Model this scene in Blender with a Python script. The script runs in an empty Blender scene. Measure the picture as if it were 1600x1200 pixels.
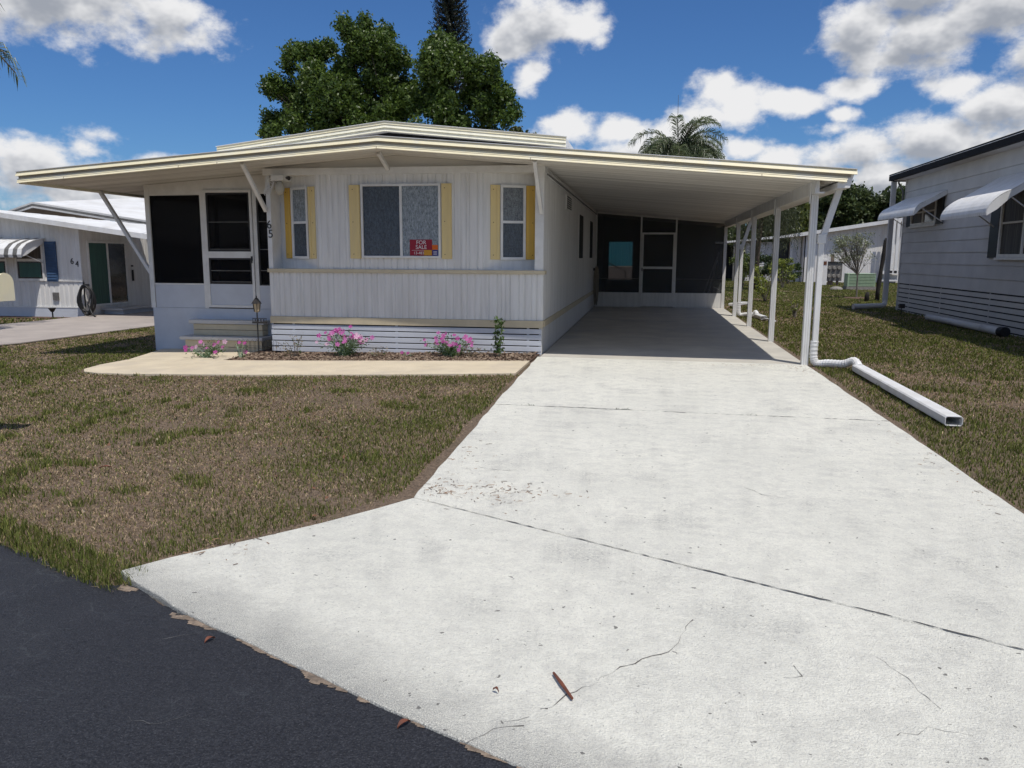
import bpy, math, random
import numpy as np
from mathutils import Vector, Matrix, Quaternion
random.seed(7); RS = np.random.RandomState(11)
S = bpy.context.scene; COL = S.collection
R = math.radians

# ---------------------------------------------------------------- camera
cd = bpy.data.cameras.new('camera'); cam = bpy.data.objects.new('camera', cd); COL.objects.link(cam)
S.camera = cam
pitch, yaw, roll = R(9.205), R(9.604), R(0.263)
fw = Vector((-math.sin(yaw)*math.cos(pitch), math.cos(yaw)*math.cos(pitch), -math.sin(pitch)))
rt = Vector((math.cos(yaw), math.sin(yaw), 0)); up = rt.cross(fw)
r2 = math.cos(roll)*rt + math.sin(roll)*up; u2 = -math.sin(roll)*rt + math.cos(roll)*up
cam.matrix_world = Matrix((( r2.x, u2.x, -fw.x, 0), (r2.y, u2.y, -fw.y, 0), (r2.z, u2.z, -fw.z, 1.55), (0, 0, 0, 1)))
cd.sensor_width = 36; cd.lens = 1236.4/1600*36; cd.clip_end = 3000; cd.clip_start = .05

# ---------------------------------------------------------------- light
SUN = Vector((.71, -.90, 2.56)).normalized()
sd = bpy.data.lights.new('sun', 'SUN'); sd.energy = 3.9; sd.angle = R(.53); sd.color = (1, .955, .89)
so = bpy.data.objects.new('sun', sd); COL.objects.link(so); so.rotation_euler = SUN.to_track_quat('Z', 'Y').to_euler()
S.view_settings.view_transform = 'Standard'; S.view_settings.look = 'None'; S.view_settings.gamma = 1
S.view_settings.exposure = -0.12; S.view_settings.use_curve_mapping = False

W = bpy.data.worlds.new('World'); S.world = W; W.use_nodes = True
def build_world():
    nt = W.node_tree; N = nt.nodes; L = nt.links; N.clear()
    STR = .075
    out = N.new('ShaderNodeOutputWorld'); bg = N.new('ShaderNodeBackground'); bg.inputs[1].default_value = STR
    L.new(bg.outputs[0], out.inputs[0])
    sky = N.new('ShaderNodeTexSky'); sky.sky_type = 'NISHITA'; sky.sun_disc = False
    sky.sun_elevation = math.asin(SUN.z); sky.sun_rotation = math.atan2(SUN.x, SUN.y)
    sky.air_density = 1.0; sky.dust_density = .3; sky.ozone_density = 2.0
    def m(op, a, b=None, c=None, clamp=False):
        n = N.new('ShaderNodeMath'); n.operation = op; n.use_clamp = clamp
        for i, v in enumerate((a, b, c)):
            if v is None: continue
            if isinstance(v, (int, float)): n.inputs[i].default_value = v
            else: L.new(v, n.inputs[i])
        return n.outputs[0]
    def vm(op, a, b=None, c=None):
        n = N.new('ShaderNodeVectorMath'); n.operation = op
        for i, v in enumerate((a, b, c)):
            if v is None: continue
            if isinstance(v, tuple): n.inputs[i].default_value = v
            else: L.new(v, n.inputs[i])
        return n.outputs['Value'] if op == 'LENGTH' else n.outputs[0]
    tc = N.new('ShaderNodeTexCoord'); D = vm('NORMALIZE', tc.outputs['Generated'])
    sp = N.new('ShaderNodeSeparateXYZ'); L.new(D, sp.inputs[0])
    az = m('DEGREES', m('ARCTAN2', sp.outputs[0], sp.outputs[1])) if False else m('MULTIPLY', m('ARCTAN2', sp.outputs[0], sp.outputs[1]), 57.29578)
    azw = m('WRAP', az, 32.0, -58.0)
    el = m('MULTIPLY', m('ARCSINE', sp.outputs[2]), 57.29578)
    elw = m('PINGPONG', m('MAXIMUM', el, 0.0), 20.0)
    cb = N.new('ShaderNodeCombineXYZ'); L.new(azw, cb.inputs[0]); L.new(elw, cb.inputs[1])
    blobs = [(-37.5,15.2,6.5,2.6,.95),(-42.5,14.0,4,1.7,.85),(-32.3,14.4,3.4,2.0,.8),(-29.8,13.6,1.8,1.2,.5),
        (-8,15.4,3.0,1.9,1),(-5.2,15.2,2.2,1.3,1),(-9.8,14.2,2,1.5,1),(-8.3,12.4,1.3,1.3,.9),(-13,12.5,1.5,1.2,.7),
        (4.2,10.9,1.9,1.4,1),(6.0,10.1,2.2,1.4,1),(8.8,10.0,2.4,.9,1),(12.6,10.7,2.4,.75,.9),(3.6,9.6,1.6,1.2,.8),
        (-5.6,8.9,2.2,1.1,1),(-2.0,8.4,2.4,1.3,1),(1.6,8.4,2.0,1.3,1),(2.2,6.6,4,1.4,.9),
        (13.0,14.0,2.6,2.2,1),(16.6,13.0,3,2.1,1),(20.3,14.6,3.8,2.0,1),(16.5,15.8,4,1.5,1),(14.8,11.9,2.2,1.0,.8),
        (20.8,8.8,3,1.7,1),(17.3,7.2,3,1.9,1),(13.2,6.5,3.4,1.4,1),(10,5,3.2,1.5,1),(15.5,4.5,5,2.2,1),(21.5,5.5,4,2.6,1),
        (6.2,7.2,1.5,.85,1),(12.1,8.9,.9,.5,.6),(8.5,6.2,2.6,1.2,1),(18.5,10.2,2.2,1.0,.9),(11.5,8.0,1.6,.6,.6),(-1,6.8,3.5,1.2,.95),(-7.5,7.4,2.4,1.2,.9),(24,11,3.5,2.2,.9),
        (-40.5,5.2,3.2,1.7,.95),(-36.5,3.6,4.5,1.9,.95),(-32.2,5.1,3.2,1.0,.85),(-28.6,5.3,2.4,.9,.8),(-36.7,7.4,1.6,.5,.45),(-36.9,6.5,1.0,.5,.5),(-40.4,7.0,1.0,.5,.5),
        (-20,3,9,2.4,.9),(-12,4.5,5,2,.9),(28,7,4,3,.9),(-50,9,4,2,.9),(-53,14,4,1.6,.9)]
    def noise(vec, scale, det, rough, lac=2.0):
        n = N.new('ShaderNodeTexNoise'); n.noise_dimensions = '3D'; L.new(vec, n.inputs['Vector'])
        n.inputs['Scale'].default_value = scale; n.inputs['Detail'].default_value = det; n.inputs['Roughness'].default_value = rough
        return n
    def field(shift, det, blobs=blobs):
        Dn = vm('MULTIPLY', cb.outputs[0], (1, 1, 1)); Dn = vm('ADD', Dn, (shift[0], shift[1], 0))
        cz = N.new('ShaderNodeCombineXYZ'); L.new(m('MULTIPLY', az, .004), cz.inputs[2])
        Nv = vm('ADD', vm('MULTIPLY', Dn, (.1, .14, .1)), cz.outputs[0])
        w = noise(Nv, 2.2, 2, .5)
        P = vm('MULTIPLY_ADD', vm('SUBTRACT', w.outputs['Color'], (.5, .5, .5)), (2.2, 1.3, 0), Dn)
        f = None
        for a, e, ra, re, st in blobs:
            q = vm('MULTIPLY_ADD', P, (1/ra/1.28, 1/re/1.28, 0), (-a/ra/1.28, -e/re/1.28, 0))
            v = m('MULTIPLY_ADD', vm('LENGTH', q), -st, st)
            f = v if f is None else (m('SMOOTH_MAX', f, v, .18) if det > 4 else m('MAXIMUM', f, v))
        n1 = noise(Nv, 4.2, det, .6)
        ff = m('ADD', f, m('MULTIPLY_ADD', n1.outputs['Fac'], 1.5, -.75))
        return ff
    big = [b for b in blobs if b[2]*b[3] > 3.6]
    f0 = field((0, 0), 8); f1 = field((.45, .95), 3, big)
    def sstep(v, a, b):
        n = N.new('ShaderNodeMapRange'); n.interpolation_type = 'SMOOTHSTEP'; L.new(v, n.inputs[0])
        n.inputs[1].default_value = a; n.inputs[2].default_value = b; return n.outputs[0]
    dens = sstep(f0, .02, .58)
    dens = m('MULTIPLY', dens, sstep(el, -.5, 1.0))
    thick = sstep(f1, .10, 1.0)
    def mix(f, a, b):
        n = N.new('ShaderNodeMix'); n.data_type = 'RGBA'; L.new(f, n.inputs[0])
        for i, v in ((6, a), (7, b)):
            if isinstance(v, tuple): n.inputs[i].default_value = (*v, 1)
            else: L.new(v, n.inputs[i])
        return n.outputs[2]
    k = 1/STR
    cc = mix(thick, (.92*k, .92*k, .93*k), (.37*k, .40*k, .46*k))
    gm = N.new('ShaderNodeMix'); gm.data_type = 'RGBA'; gm.blend_type = 'MULTIPLY'; gm.inputs[0].default_value = 1
    L.new(sky.outputs[0], gm.inputs[6]); gm.inputs[7].default_value = (.50, .84, 1.30, 1)
    L.new(mix(dens, gm.outputs[2], cc), bg.inputs[0])
    W.cycles.sampling_method = 'MANUAL'; W.cycles.sample_map_resolution = 256
    S.cycles.max_bounces = 6; S.cycles.diffuse_bounces = 3; S.cycles.glossy_bounces = 2; S.cycles.transmission_bounces = 2; S.cycles.transparent_max_bounces = 6; S.cycles.caustics_reflective = False; S.cycles.caustics_refractive = False; S.cycles.use_adaptive_sampling = True; S.cycles.adaptive_threshold = .02
build_world()

# ---------------------------------------------------------------- materials
MATS = {}
def mat(name, c1, c2=None, scale=3.0, rough=.6, bump=0, bscale=60, spec=.4, metal=0, det=6, lo=.35, hi=.65, c3=None, s3=.6, stretch=None, trans=0):
    m = bpy.data.materials.new(name); m.use_nodes = True; nt = m.node_tree; N = nt.nodes; L = nt.links
    b = N['Principled BSDF']; b.inputs['Roughness'].default_value = rough; b.inputs['Metallic'].default_value = metal
    b.inputs['Specular IOR Level'].default_value = spec
    g = N.new('ShaderNodeNewGeometry'); vec = g.outputs['Position']
    if stretch:
        v = N.new('ShaderNodeVectorMath'); v.operation = 'MULTIPLY'; L.new(vec, v.inputs[0]); v.inputs[1].default_value = stretch; vec = v.outputs[0]
    def layer(base, col, sc, lo, hi):
        n = N.new('ShaderNodeTexNoise'); n.inputs['Scale'].default_value = sc; n.inputs['Detail'].default_value = det; n.inputs['Roughness'].default_value = .6
        L.new(vec, n.inputs['Vector'])
        mr = N.new('ShaderNodeMapRange'); L.new(n.outputs['Fac'], mr.inputs[0]); mr.inputs[1].default_value = lo; mr.inputs[2].default_value = hi
        mx = N.new('ShaderNodeMix'); mx.data_type = 'RGBA'; L.new(mr.outputs[0], mx.inputs[0])
        if isinstance(base, tuple): mx.inputs[6].default_value = (*base, 1)
        else: L.new(base, mx.inputs[6])
        mx.inputs[7].default_value = (*col, 1); return mx.outputs[2]
    base = c1
    if c2: base = layer(base, c2, scale, lo, hi)
    if c3: base = layer(base, c3, s3, .5, .75)
    if isinstance(base, tuple): b.inputs['Base Color'].default_value = (*base, 1)
    else: L.new(base, b.inputs['Base Color'])
    if bump:
        n = N.new('ShaderNodeTexNoise'); n.inputs['Scale'].default_value = bscale; n.inputs['Detail'].default_value = 5
        L.new(g.outputs['Position'], n.inputs['Vector'])
        bp = N.new('ShaderNodeBump'); bp.inputs['Strength'].default_value = bump; bp.inputs['Distance'].default_value = .02
        L.new(n.outputs['Fac'], bp.inputs['Height']); L.new(bp.outputs[0], b.inputs['Normal'])
    MATS[name] = m; return m
def attr_mat(name, trans=.35, rough=.55, spec=.25):
    m = bpy.data.materials.new(name); m.use_nodes = True; nt = m.node_tree; N = nt.nodes; L = nt.links
    b = N['Principled BSDF']; b.inputs['Roughness'].default_value = rough; b.inputs['Specular IOR Level'].default_value = spec
    a = N.new('ShaderNodeAttribute'); a.attribute_name = 'Col'; L.new(a.outputs['Color'], b.inputs['Base Color'])
    t = N.new('ShaderNodeBsdfTranslucent'); L.new(a.outputs['Color'], t.inputs[0])
    mx = N.new('ShaderNodeMixShader'); mx.inputs[0].default_value = trans
    L.new(b.outputs[0], mx.inputs[1]); L.new(t.outputs[0], mx.inputs[2]); L.new(mx.outputs[0], N['Material Output'].inputs[0])
    MATS[name] = m; return m
def screen_mat(name, col, see):
    m = bpy.data.materials.new(name); m.use_nodes = True; nt = m.node_tree; N = nt.nodes; L = nt.links
    b = N['Principled BSDF']; b.inputs['Base Color'].default_value = (*col, 1); b.inputs['Roughness'].default_value = .8; b.inputs['Specular IOR Level'].default_value = .15
    t = N.new('ShaderNodeBsdfTransparent'); mx = N.new('ShaderNodeMixShader'); mx.inputs[0].default_value = see
    L.new(b.outputs[0], mx.inputs[1]); L.new(t.outputs[0], mx.inputs[2]); L.new(mx.outputs[0], N['Material Output'].inputs[0])
    MATS[name] = m; return m
def pebble_glass(name, c1, c2):
    m = bpy.data.materials.new(name); m.use_nodes = True; nt = m.node_tree; N = nt.nodes; L = nt.links
    b = N['Principled BSDF']; b.inputs['Roughness'].default_value = .22; b.inputs['Specular IOR Level'].default_value = .6
    g = N.new('ShaderNodeNewGeometry'); v = N.new('ShaderNodeTexVoronoi'); v.inputs['Scale'].default_value = 48; L.new(g.outputs['Position'], v.inputs['Vector'])
    n = N.new('ShaderNodeTexNoise'); n.inputs['Scale'].default_value = 26; n.inputs['Detail'].default_value = 6; n.inputs['Roughness'].default_value = .85; st_ = N.new('ShaderNodeVectorMath'); st_.operation = 'MULTIPLY'; st_.inputs[1].default_value = (1.6,1.6,.7); L.new(g.outputs['Position'], st_.inputs[0]); L.new(st_.outputs[0], n.inputs['Vector'])
    mr = N.new('ShaderNodeMapRange'); L.new(n.outputs['Fac'], mr.inputs[0]); mr.inputs[1].default_value = .38; mr.inputs[2].default_value = .66
    mx = N.new('ShaderNodeMix'); mx.data_type = 'RGBA'; L.new(mr.outputs[0], mx.inputs[0]); mx.inputs[6].default_value = (*c1, 1); mx.inputs[7].default_value = (*c2, 1)
    L.new(mx.outputs[2], b.inputs['Base Color'])
    bp = N.new('ShaderNodeBump'); bp.inputs['Strength'].default_value = .7; bp.inputs['Distance'].default_value = .012; L.new(v.outputs['Distance'], bp.inputs['Height']); L.new(bp.outputs[0], b.inputs['Normal'])
    MATS[name] = m; return m

mat('white_wall', (.81,.795,.76), (.69,.675,.64), 2.6, .5, .10, 30, stretch=(4,4,.35), c3=(.64,.62,.58), s3=.9)
mat('white_trim', (.80,.79,.76), (.70,.685,.65), 5, .45)
mat('white_metal', (.80,.80,.79), (.70,.69,.66), 4, .38, stretch=(1,1,.5))
mat('white_roof', (.80,.80,.79), (.66,.65,.62), 1.2, .5)
mat('soffit', (.82,.79,.73), (.52,.50,.45), 1.3, .5, stretch=(.06,3.2,1))  # stretched dark streaks paint the ceiling ribs' light and shade into the colour
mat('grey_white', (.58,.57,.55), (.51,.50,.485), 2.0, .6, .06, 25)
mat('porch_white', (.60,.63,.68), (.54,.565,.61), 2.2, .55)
mat('cream', (.90,.81,.55), (.85,.77,.54), 2.5, .5, c3=(.80,.76,.62), s3=1.1, stretch=(3,1,1))
mat('pale_cream', (.90,.86,.68), (.80,.77,.62), 3, .5, stretch=(3,1,1))
mat('fascia_groove', (.42,.37,.28), (.36,.32,.25), 4, .6)  # shade of the fascia recess put into the colour; joints share it
mat('beige', (.64,.55,.38), (.56,.48,.33), 5, .55)
mat('yellow', (.82,.64,.29), (.75,.59,.29), 6, .55, stretch=(3,3,.4))
mat('yellow_deep', (.78,.48,.08), (.70,.46,.12), 6, .55, stretch=(3,3,.4))
mat('dark', (.012,.012,.013), None, rough=.7)
mat('black_metal', (.02,.02,.02), (.035,.03,.028), 20, .5)
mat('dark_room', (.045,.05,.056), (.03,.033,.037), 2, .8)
mat('dark_fascia', (.016,.017,.020), (.011,.012,.014), 5, .75, spec=.12)
mat('blue_grey_shutter', (.05,.10,.19), (.04,.08,.16), 8, .5)
mat('dark_shutter', (.008,.009,.012), None, rough=.5)
mat('curtain_green', (.035,.11,.085), (.02,.07,.055), 3, .3, stretch=(6,6,.3))
mat('curtain_grey', (.12,.11,.095), (.035,.033,.03), 3, .6, stretch=(7,7,.3))
mat('dark_glass', (.02,.024,.028), (.035,.042,.05), 3, .08, spec=.7)
mat('teal', (.05,.27,.33), (.04,.22,.28), 3, .5)
mat('tan', (.20,.17,.15), (.17,.145,.13), 3, .6)
pebble_glass('pebble_glass_dark', (.035,.045,.055), (.10,.125,.15))
pebble_glass('pebble_glass_light', (.12,.145,.16), (.44,.49,.52))
pebble_glass('pebble_glass_mid', (.08,.095,.105), (.26,.29,.31))
screen_mat('screen_black', (.006,.006,.007), .22)
screen_mat('screen_grey', (.11,.115,.12), .45)
mat('asphalt', (.012,.013,.018), (.030,.032,.040), 70, .62, 1.0, 110, spec=.35, c3=(.030,.032,.039), s3=2.2)
mat('asphalt_crack', (.16,.16,.16), (.05,.05,.05), 25, .8)
mat('old_asphalt_rim', (.30,.23,.17), (.12,.095,.075), 30, .9, .5, 80)
mat('soil', (.22,.16,.11), (.085,.06,.042), 38, .95, 1.0, 55, c3=(.10,.08,.045), s3=.9)
mat('mulch', (.16,.095,.065), (.08,.05,.035), 20, .95, .9, 60)
mat('mulch_chip', (.34,.26,.19), (.13,.085,.06), 7, .9)
mat('walk_concrete', (.66,.57,.42), (.57,.49,.36), 2.5, .85, .25, 60, c3=(.52,.45,.35), s3=1.5)
mat('carport_concrete', (.57,.54,.47), (.47,.445,.39), 1.5, .8, .2, 70, c3=(.40,.39,.37), s3=.8)
mat('far_concrete', (.42,.37,.33), (.34,.30,.27), 1.5, .85, .3, 20)
mat('crack', (.07,.065,.06), (.14,.13,.12), 30, .9)
mat('bark', (.12,.09,.065), (.07,.055,.04), 9, .9, .8, 30, stretch=(2,2,.5))
mat('grey_bark', (.22,.20,.17), (.14,.125,.105), 9, .9, .6, 30)
mat('dark_stump', (.018,.017,.015), (.035,.03,.026), 8, .9, .8, 25)
mat('rust', (.16,.06,.03), (.10,.04,.025), 12, .8)
mat('leaf_brown', (.20,.065,.035), (.11,.04,.025), 20, .7)
mat('sign_red', (.30,.012,.03), None, rough=.4)
mat('sign_white', (.78,.74,.72), None, rough=.5)
mat('sign_orange', (.72,.14,.01), None, rough=.5)
mat('sign_amber', (.62,.30,.03), None, rough=.5)
mat('sign_blue', (.02,.03,.20), None, rough=.5)
mat('hose_black', (.015,.015,.016), None, rough=.45)
mat('hose_beige', (.40,.35,.27), (.32,.28,.22), 9, .6)
mat('lamp_glass', (.55,.45,.30), None, rough=.2)
mat('globe_glass', (.50,.47,.40), (.42,.40,.34), 5, .25)
mat('unit_green', (.34,.46,.30), (.28,.38,.25), 8, .6)
mat('meter_grey', (.17,.165,.15), (.11,.105,.10), 8, .6)
mat('wood_grey', (.25,.19,.14), (.17,.13,.10), 10, .9)
mat('stone_grey', (.30,.28,.25), (.2,.19,.17), 12, .9)
def asphalt_lines():
    m = MATS['asphalt']; N = m.node_tree.nodes; L = m.node_tree.links; b = N['Principled BSDF']; src = b.inputs['Base Color'].links[0].from_socket
    g = N.new('ShaderNodeNewGeometry'); wn = N.new('ShaderNodeTexNoise'); wn.inputs['Scale'].default_value = 6; wn.inputs['Detail'].default_value = 5; L.new(g.outputs['Position'], wn.inputs['Vector'])
    w = N.new('ShaderNodeVectorMath'); w.operation = 'MULTIPLY_ADD'; L.new(wn.outputs['Color'], w.inputs[0]); w.inputs[1].default_value = (.22,.22,.0); L.new(g.outputs['Position'], w.inputs[2])
    v = N.new('ShaderNodeTexVoronoi'); v.feature = 'DISTANCE_TO_EDGE'; v.inputs['Scale'].default_value = 4.5; L.new(w.outputs[0], v.inputs['Vector'])
    a = N.new('ShaderNodeMapRange'); L.new(v.outputs['Distance'], a.inputs[0]); a.inputs[1].default_value = .0; a.inputs[2].default_value = .022; a.inputs[3].default_value = 1; a.inputs[4].default_value = 0
    n2 = N.new('ShaderNodeTexNoise'); n2.inputs['Scale'].default_value = 2.2; n2.inputs['Detail'].default_value = 3; L.new(g.outputs['Position'], n2.inputs['Vector'])
    c = N.new('ShaderNodeMapRange'); L.new(n2.outputs['Fac'], c.inputs[0]); c.inputs[1].default_value = .48; c.inputs[2].default_value = .68; c.inputs[4].default_value = .45
    mu = N.new('ShaderNodeMath'); mu.operation = 'MULTIPLY'; L.new(a.outputs[0], mu.inputs[0]); L.new(c.outputs[0], mu.inputs[1])
    sp = N.new('ShaderNodeTexNoise'); sp.inputs['Scale'].default_value = 170; sp.inputs['Detail'].default_value = 4; L.new(g.outputs['Position'], sp.inputs['Vector'])
    s2 = N.new('ShaderNodeMapRange'); L.new(sp.outputs['Fac'], s2.inputs[0]); s2.inputs[1].default_value = .52; s2.inputs[2].default_value = .70; s2.inputs[4].default_value = .75
    mx0 = N.new('ShaderNodeMix'); mx0.data_type = 'RGBA'; L.new(s2.outputs[0], mx0.inputs[0]); L.new(src, mx0.inputs[6]); mx0.inputs[7].default_value = (.085,.088,.10,1)
    mx = N.new('ShaderNodeMix'); mx.data_type = 'RGBA'; L.new(mu.outputs[0], mx.inputs[0]); L.new(mx0.outputs[2], mx.inputs[6]); mx.inputs[7].default_value = (.10,.115,.12,1)
    L.new(mx.outputs[2], b.inputs['Base Color'])
asphalt_lines()
attr_mat('leaf', .35, .42, .45); attr_mat('grass', .3, .7, .15); attr_mat('petal', .3, .6, .2)

def driveway_material():
    m = bpy.data.materials.new('painted_concrete'); m.use_nodes = True; nt = m.node_tree; N = nt.nodes; L = nt.links
    b = N['Principled BSDF']; b.inputs['Roughness'].default_value = .75; b.inputs['Specular IOR Level'].default_value = .25
    g = N.new('ShaderNodeNewGeometry'); P = g.outputs['Position']
    def noise(sc, det, ro=.6, vec=P):
        n = N.new('ShaderNodeTexNoise'); n.inputs['Scale'].default_value = sc; n.inputs['Detail'].default_value = det; n.inputs['Roughness'].default_value = ro; L.new(vec, n.inputs['Vector']); return n.outputs['Fac']
    def mr(v, a, b_, c=0, d=1):
        n = N.new('ShaderNodeMapRange'); L.new(v, n.inputs[0])
        for i, x in enumerate((a, b_, c, d)): n.inputs[i+1].default_value = x
        return n.outputs[0]
    def mix(f, a, c):
        n = N.new('ShaderNodeMix'); n.data_type = 'RGBA'; L.new(f, n.inputs[0])
        for i, v in ((6, a), (7, c)):
            if isinstance(v, tuple): n.inputs[i].default_value = (*v, 1)
            else: L.new(v, n.inputs[i])
        return n.outputs[2]
    def mul(a, c):
        n = N.new('ShaderNodeMath'); n.operation = 'MULTIPLY'; L.new(a, n.inputs[0])
        if isinstance(c, (int, float)): n.inputs[1].default_value = c
        else: L.new(c, n.inputs[1])
        return n.outputs[0]
    c = mix(mr(noise(.9, 5), .35, .7), (.83,.815,.72), (.73,.72,.64))
    c = mix(mr(noise(7, 6, .7), .45, .75), c, (.62,.61,.55))
    c = mix(mul(mr(noise(75, 5, .8), .52, .68), .6), c, (.36,.36,.35))
    # worn grey scuffs
    c = mix(mul(mul(mr(noise(1.7, 7, .68), .52, .68), mr(noise(55, 5, .85), .42, .60)), .75), c, (.27,.27,.265))
    c = mix(mul(mr(noise(26, 7, .8), .46, .66), .55), c, (.57,.56,.505))
    # pits: sparse dark specks
    v = N.new('ShaderNodeTexVoronoi'); v.inputs['Scale'].default_value = 17; v.inputs['Randomness'].default_value = 1; 
    wv = N.new('ShaderNodeVectorMath'); wv.operation = 'MULTIPLY_ADD'; nn = N.new('ShaderNodeTexNoise'); nn.inputs['Scale'].default_value = 35; L.new(P, nn.inputs['Vector'])
    L.new(nn.outputs['Color'], wv.inputs[0]); wv.inputs[1].default_value = (.05,.05,.05); L.new(P, wv.inputs[2]); L.new(wv.outputs[0], v.inputs['Vector'])
    sz = N.new('ShaderNodeSeparateColor'); L.new(v.outputs['Color'], sz.inputs[0])
    lim = mr(sz.outputs[0], .62, 1, .0, .17)
    lt = N.new('ShaderNodeMath'); lt.operation = 'LESS_THAN'; L.new(v.outputs['Distance'], lt.inputs[0]); L.new(lim, lt.inputs[1])
    c = mix(mul(lt.outputs[0], .8), c, (.10,.095,.085))
    c = mix(mul(mr(noise(48, 3, .6), .66, .72), .7), c, (.16,.155,.145))
    # overspray / tyre dirt band along the road edge:  distance from the road line
    sp = N.new('ShaderNodeSeparateXYZ'); L.new(P, sp.inputs[0])
    def lin(a, bb, k):
        n1 = N.new('ShaderNodeMath'); n1.operation = 'MULTIPLY_ADD'; L.new(sp.outputs[0], n1.inputs[0]); n1.inputs[1].default_value = a; n1.inputs[2].default_value = k
        n2 = N.new('ShaderNodeMath'); n2.operation = 'MULTIPLY_ADD'; L.new(sp.outputs[1], n2.inputs[0]); n2.inputs[1].default_value = bb; L.new(n1.outputs[0], n2.inputs[2]); return n2.outputs[0]
    dist = lin(.46, .888, -1.79)
    nz = N.new('ShaderNodeMath'); nz.operation = 'MULTIPLY_ADD'; L.new(noise(3, 4), nz.inputs[0]); nz.inputs[1].default_value = -.25; L.new(dist, nz.inputs[2])
    sand = mul(mr(nz.outputs[0], -.14, .20, 1, 0), mr(noise(210, 4, .85), .40, .58))
    c = mix(mul(sand, .8), c, (.12,.12,.125))
    L.new(c, b.inputs['Base Color'])
    bp = N.new('ShaderNodeBump'); bp.inputs['Strength'].default_value = .8; bp.inputs['Distance'].default_value = .014
    hs = N.new('ShaderNodeMath'); hs.operation = 'ADD'; L.new(noise(28, 8, .7), hs.inputs[0]); L.new(noise(120, 3), hs.inputs[1]); L.new(hs.outputs[0], bp.inputs['Height'])
    L.new(bp.outputs[0], b.inputs['Normal']); MATS['painted_concrete'] = m
driveway_material()

# ---------------------------------------------------------------- helpers
ORG = {}
def tag(o, label=None, cat=None, group=None, kind=None):
    if label: o['label'] = label
    if cat: o['category'] = cat
    if group: o['group'] = group
    if kind: o['kind'] = kind
    return o
def thing(name, loc, label=None, cat=None, group=None, kind=None):
    o = bpy.data.objects.new(name, None); COL.objects.link(o); o.location = loc; o.empty_display_size = .2
    ORG[o] = Vector(loc); return tag(o, label, cat, group, kind)
def link(name, me, parent=None, m=None):
    o = bpy.data.objects.new(name, me); COL.objects.link(o)
    if m: me.materials.append(MATS[m] if isinstance(m, str) else m)
    if parent is not None: o.parent = parent; ORG[o] = ORG[parent]
    else: ORG[o] = Vector((0,0,0))
    return o
class MB:
    def __init__(s): s.v = []; s.f = []
    def add(s, vs, fs):
        n = len(s.v); s.v += [tuple(v) for v in vs]; s.f += [tuple(i+n for i in f) for f in fs]; return s
    def hexa(s, p):   # 8 points: bottom 4 ccw, top 4
        return s.add(p, [(3,2,1,0),(4,5,6,7),(0,1,5,4),(1,2,6,5),(2,3,7,6),(3,0,4,7)])
    def box(s, x0, x1, y0, y1, z0, z1):
        return s.hexa([(x0,y0,z0),(x1,y0,z0),(x1,y1,z0),(x0,y1,z0),(x0,y0,z1),(x1,y0,z1),(x1,y1,z1),(x0,y1,z1)])
    def bar(s, a, b, w, h, upv=(0,0,1)):
        a = Vector(a); b = Vector(b); d = (b-a).normalized(); u = Vector(upv); r = d.cross(u)
        if r.length < 1e-4: r = d.cross(Vector((1,0,0)))
        r.normalize(); u = r.cross(d)
        q = [(-w/2,-h/2),(w/2,-h/2),(w/2,h/2),(-w/2,h/2)]
        P = [a+r*i+u*j for i, j in q]+[b+r*i+u*j for i, j in q]
        return s.add(P, [(3,2,1,0),(4,5,6,7),(0,1,5,4),(1,2,6,5),(2,3,7,6),(3,0,4,7)])
    def tube(s, pts, rad, n=8, cap=True):
        pts = [Vector(p) for p in pts]; k = len(pts)
        if isinstance(rad, (int, float)): rad = [rad]*k
        base = len(s.v); r = None
        for i, p in enumerate(pts):
            d = (pts[min(i+1,k-1)]-pts[max(i-1,0)]).normalized()
            if r is None: r = d.orthogonal().normalized()
            else: r = (r - d*r.dot(d)); r = r.normalized() if r.length > 1e-5 else d.orthogonal().normalized()
            u = d.cross(r)
            for j in range(n):
                a = 2*math.pi*j/n; s.v.append(tuple(p+(r*math.cos(a)+u*math.sin(a))*rad[i]))
        for i in range(k-1):
            for j in range(n):
                s.f.append((base+i*n+j, base+i*n+(j+1)%n, base+(i+1)*n+(j+1)%n, base+(i+1)*n+j))
        if cap: s.f.append(tuple(base+j for j in reversed(range(n)))); s.f.append(tuple(base+(k-1)*n+j for j in range(n)))
        return s
    def lathe(s, c, prof, n=12):
        base = len(s.v)
        for r, zz in prof:
            for j in range(n):
                a = 2*math.pi*j/n; s.v.append((c[0]+r*math.cos(a), c[1]+r*math.sin(a), c[2]+zz))
        for i in range(len(prof)-1):
            for j in range(n): s.f.append((base+i*n+j, base+i*n+(j+1)%n, base+(i+1)*n+(j+1)%n, base+(i+1)*n+j))
        s.f.append(tuple(base+j for j in reversed(range(n)))); s.f.append(tuple(base+(len(prof)-1)*n+j for j in range(n)))
        return s
    def prism(s, poly, vec):   # planar polygon (3d points) extruded by vec
        n = len(poly); vec = Vector(vec); P = [Vector(p) for p in poly]
        return s.add(P+[p+vec for p in P], [tuple(reversed(range(n))), tuple(range(n, 2*n))]+[(i, (i+1)%n, n+(i+1)%n, n+i) for i in range(n)])
    def build(s, name, m, parent=None, smooth=False, bevel=0):
        o0 = ORG[parent] if parent is not None else Vector((0,0,0))
        me = bpy.data.meshes.new(name); me.from_pydata([(x-o0.x, y-o0.y, z-o0.z) for x, y, z in s.v], [], s.f); me.update()
        if smooth: me.shade_smooth()
        o = link(name, me, parent, m)
        if bevel:
            b = o.modifiers.new('bevel', 'BEVEL'); b.width = bevel; b.segments = 2; b.limit_method = 'ANGLE'
        return o
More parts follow.
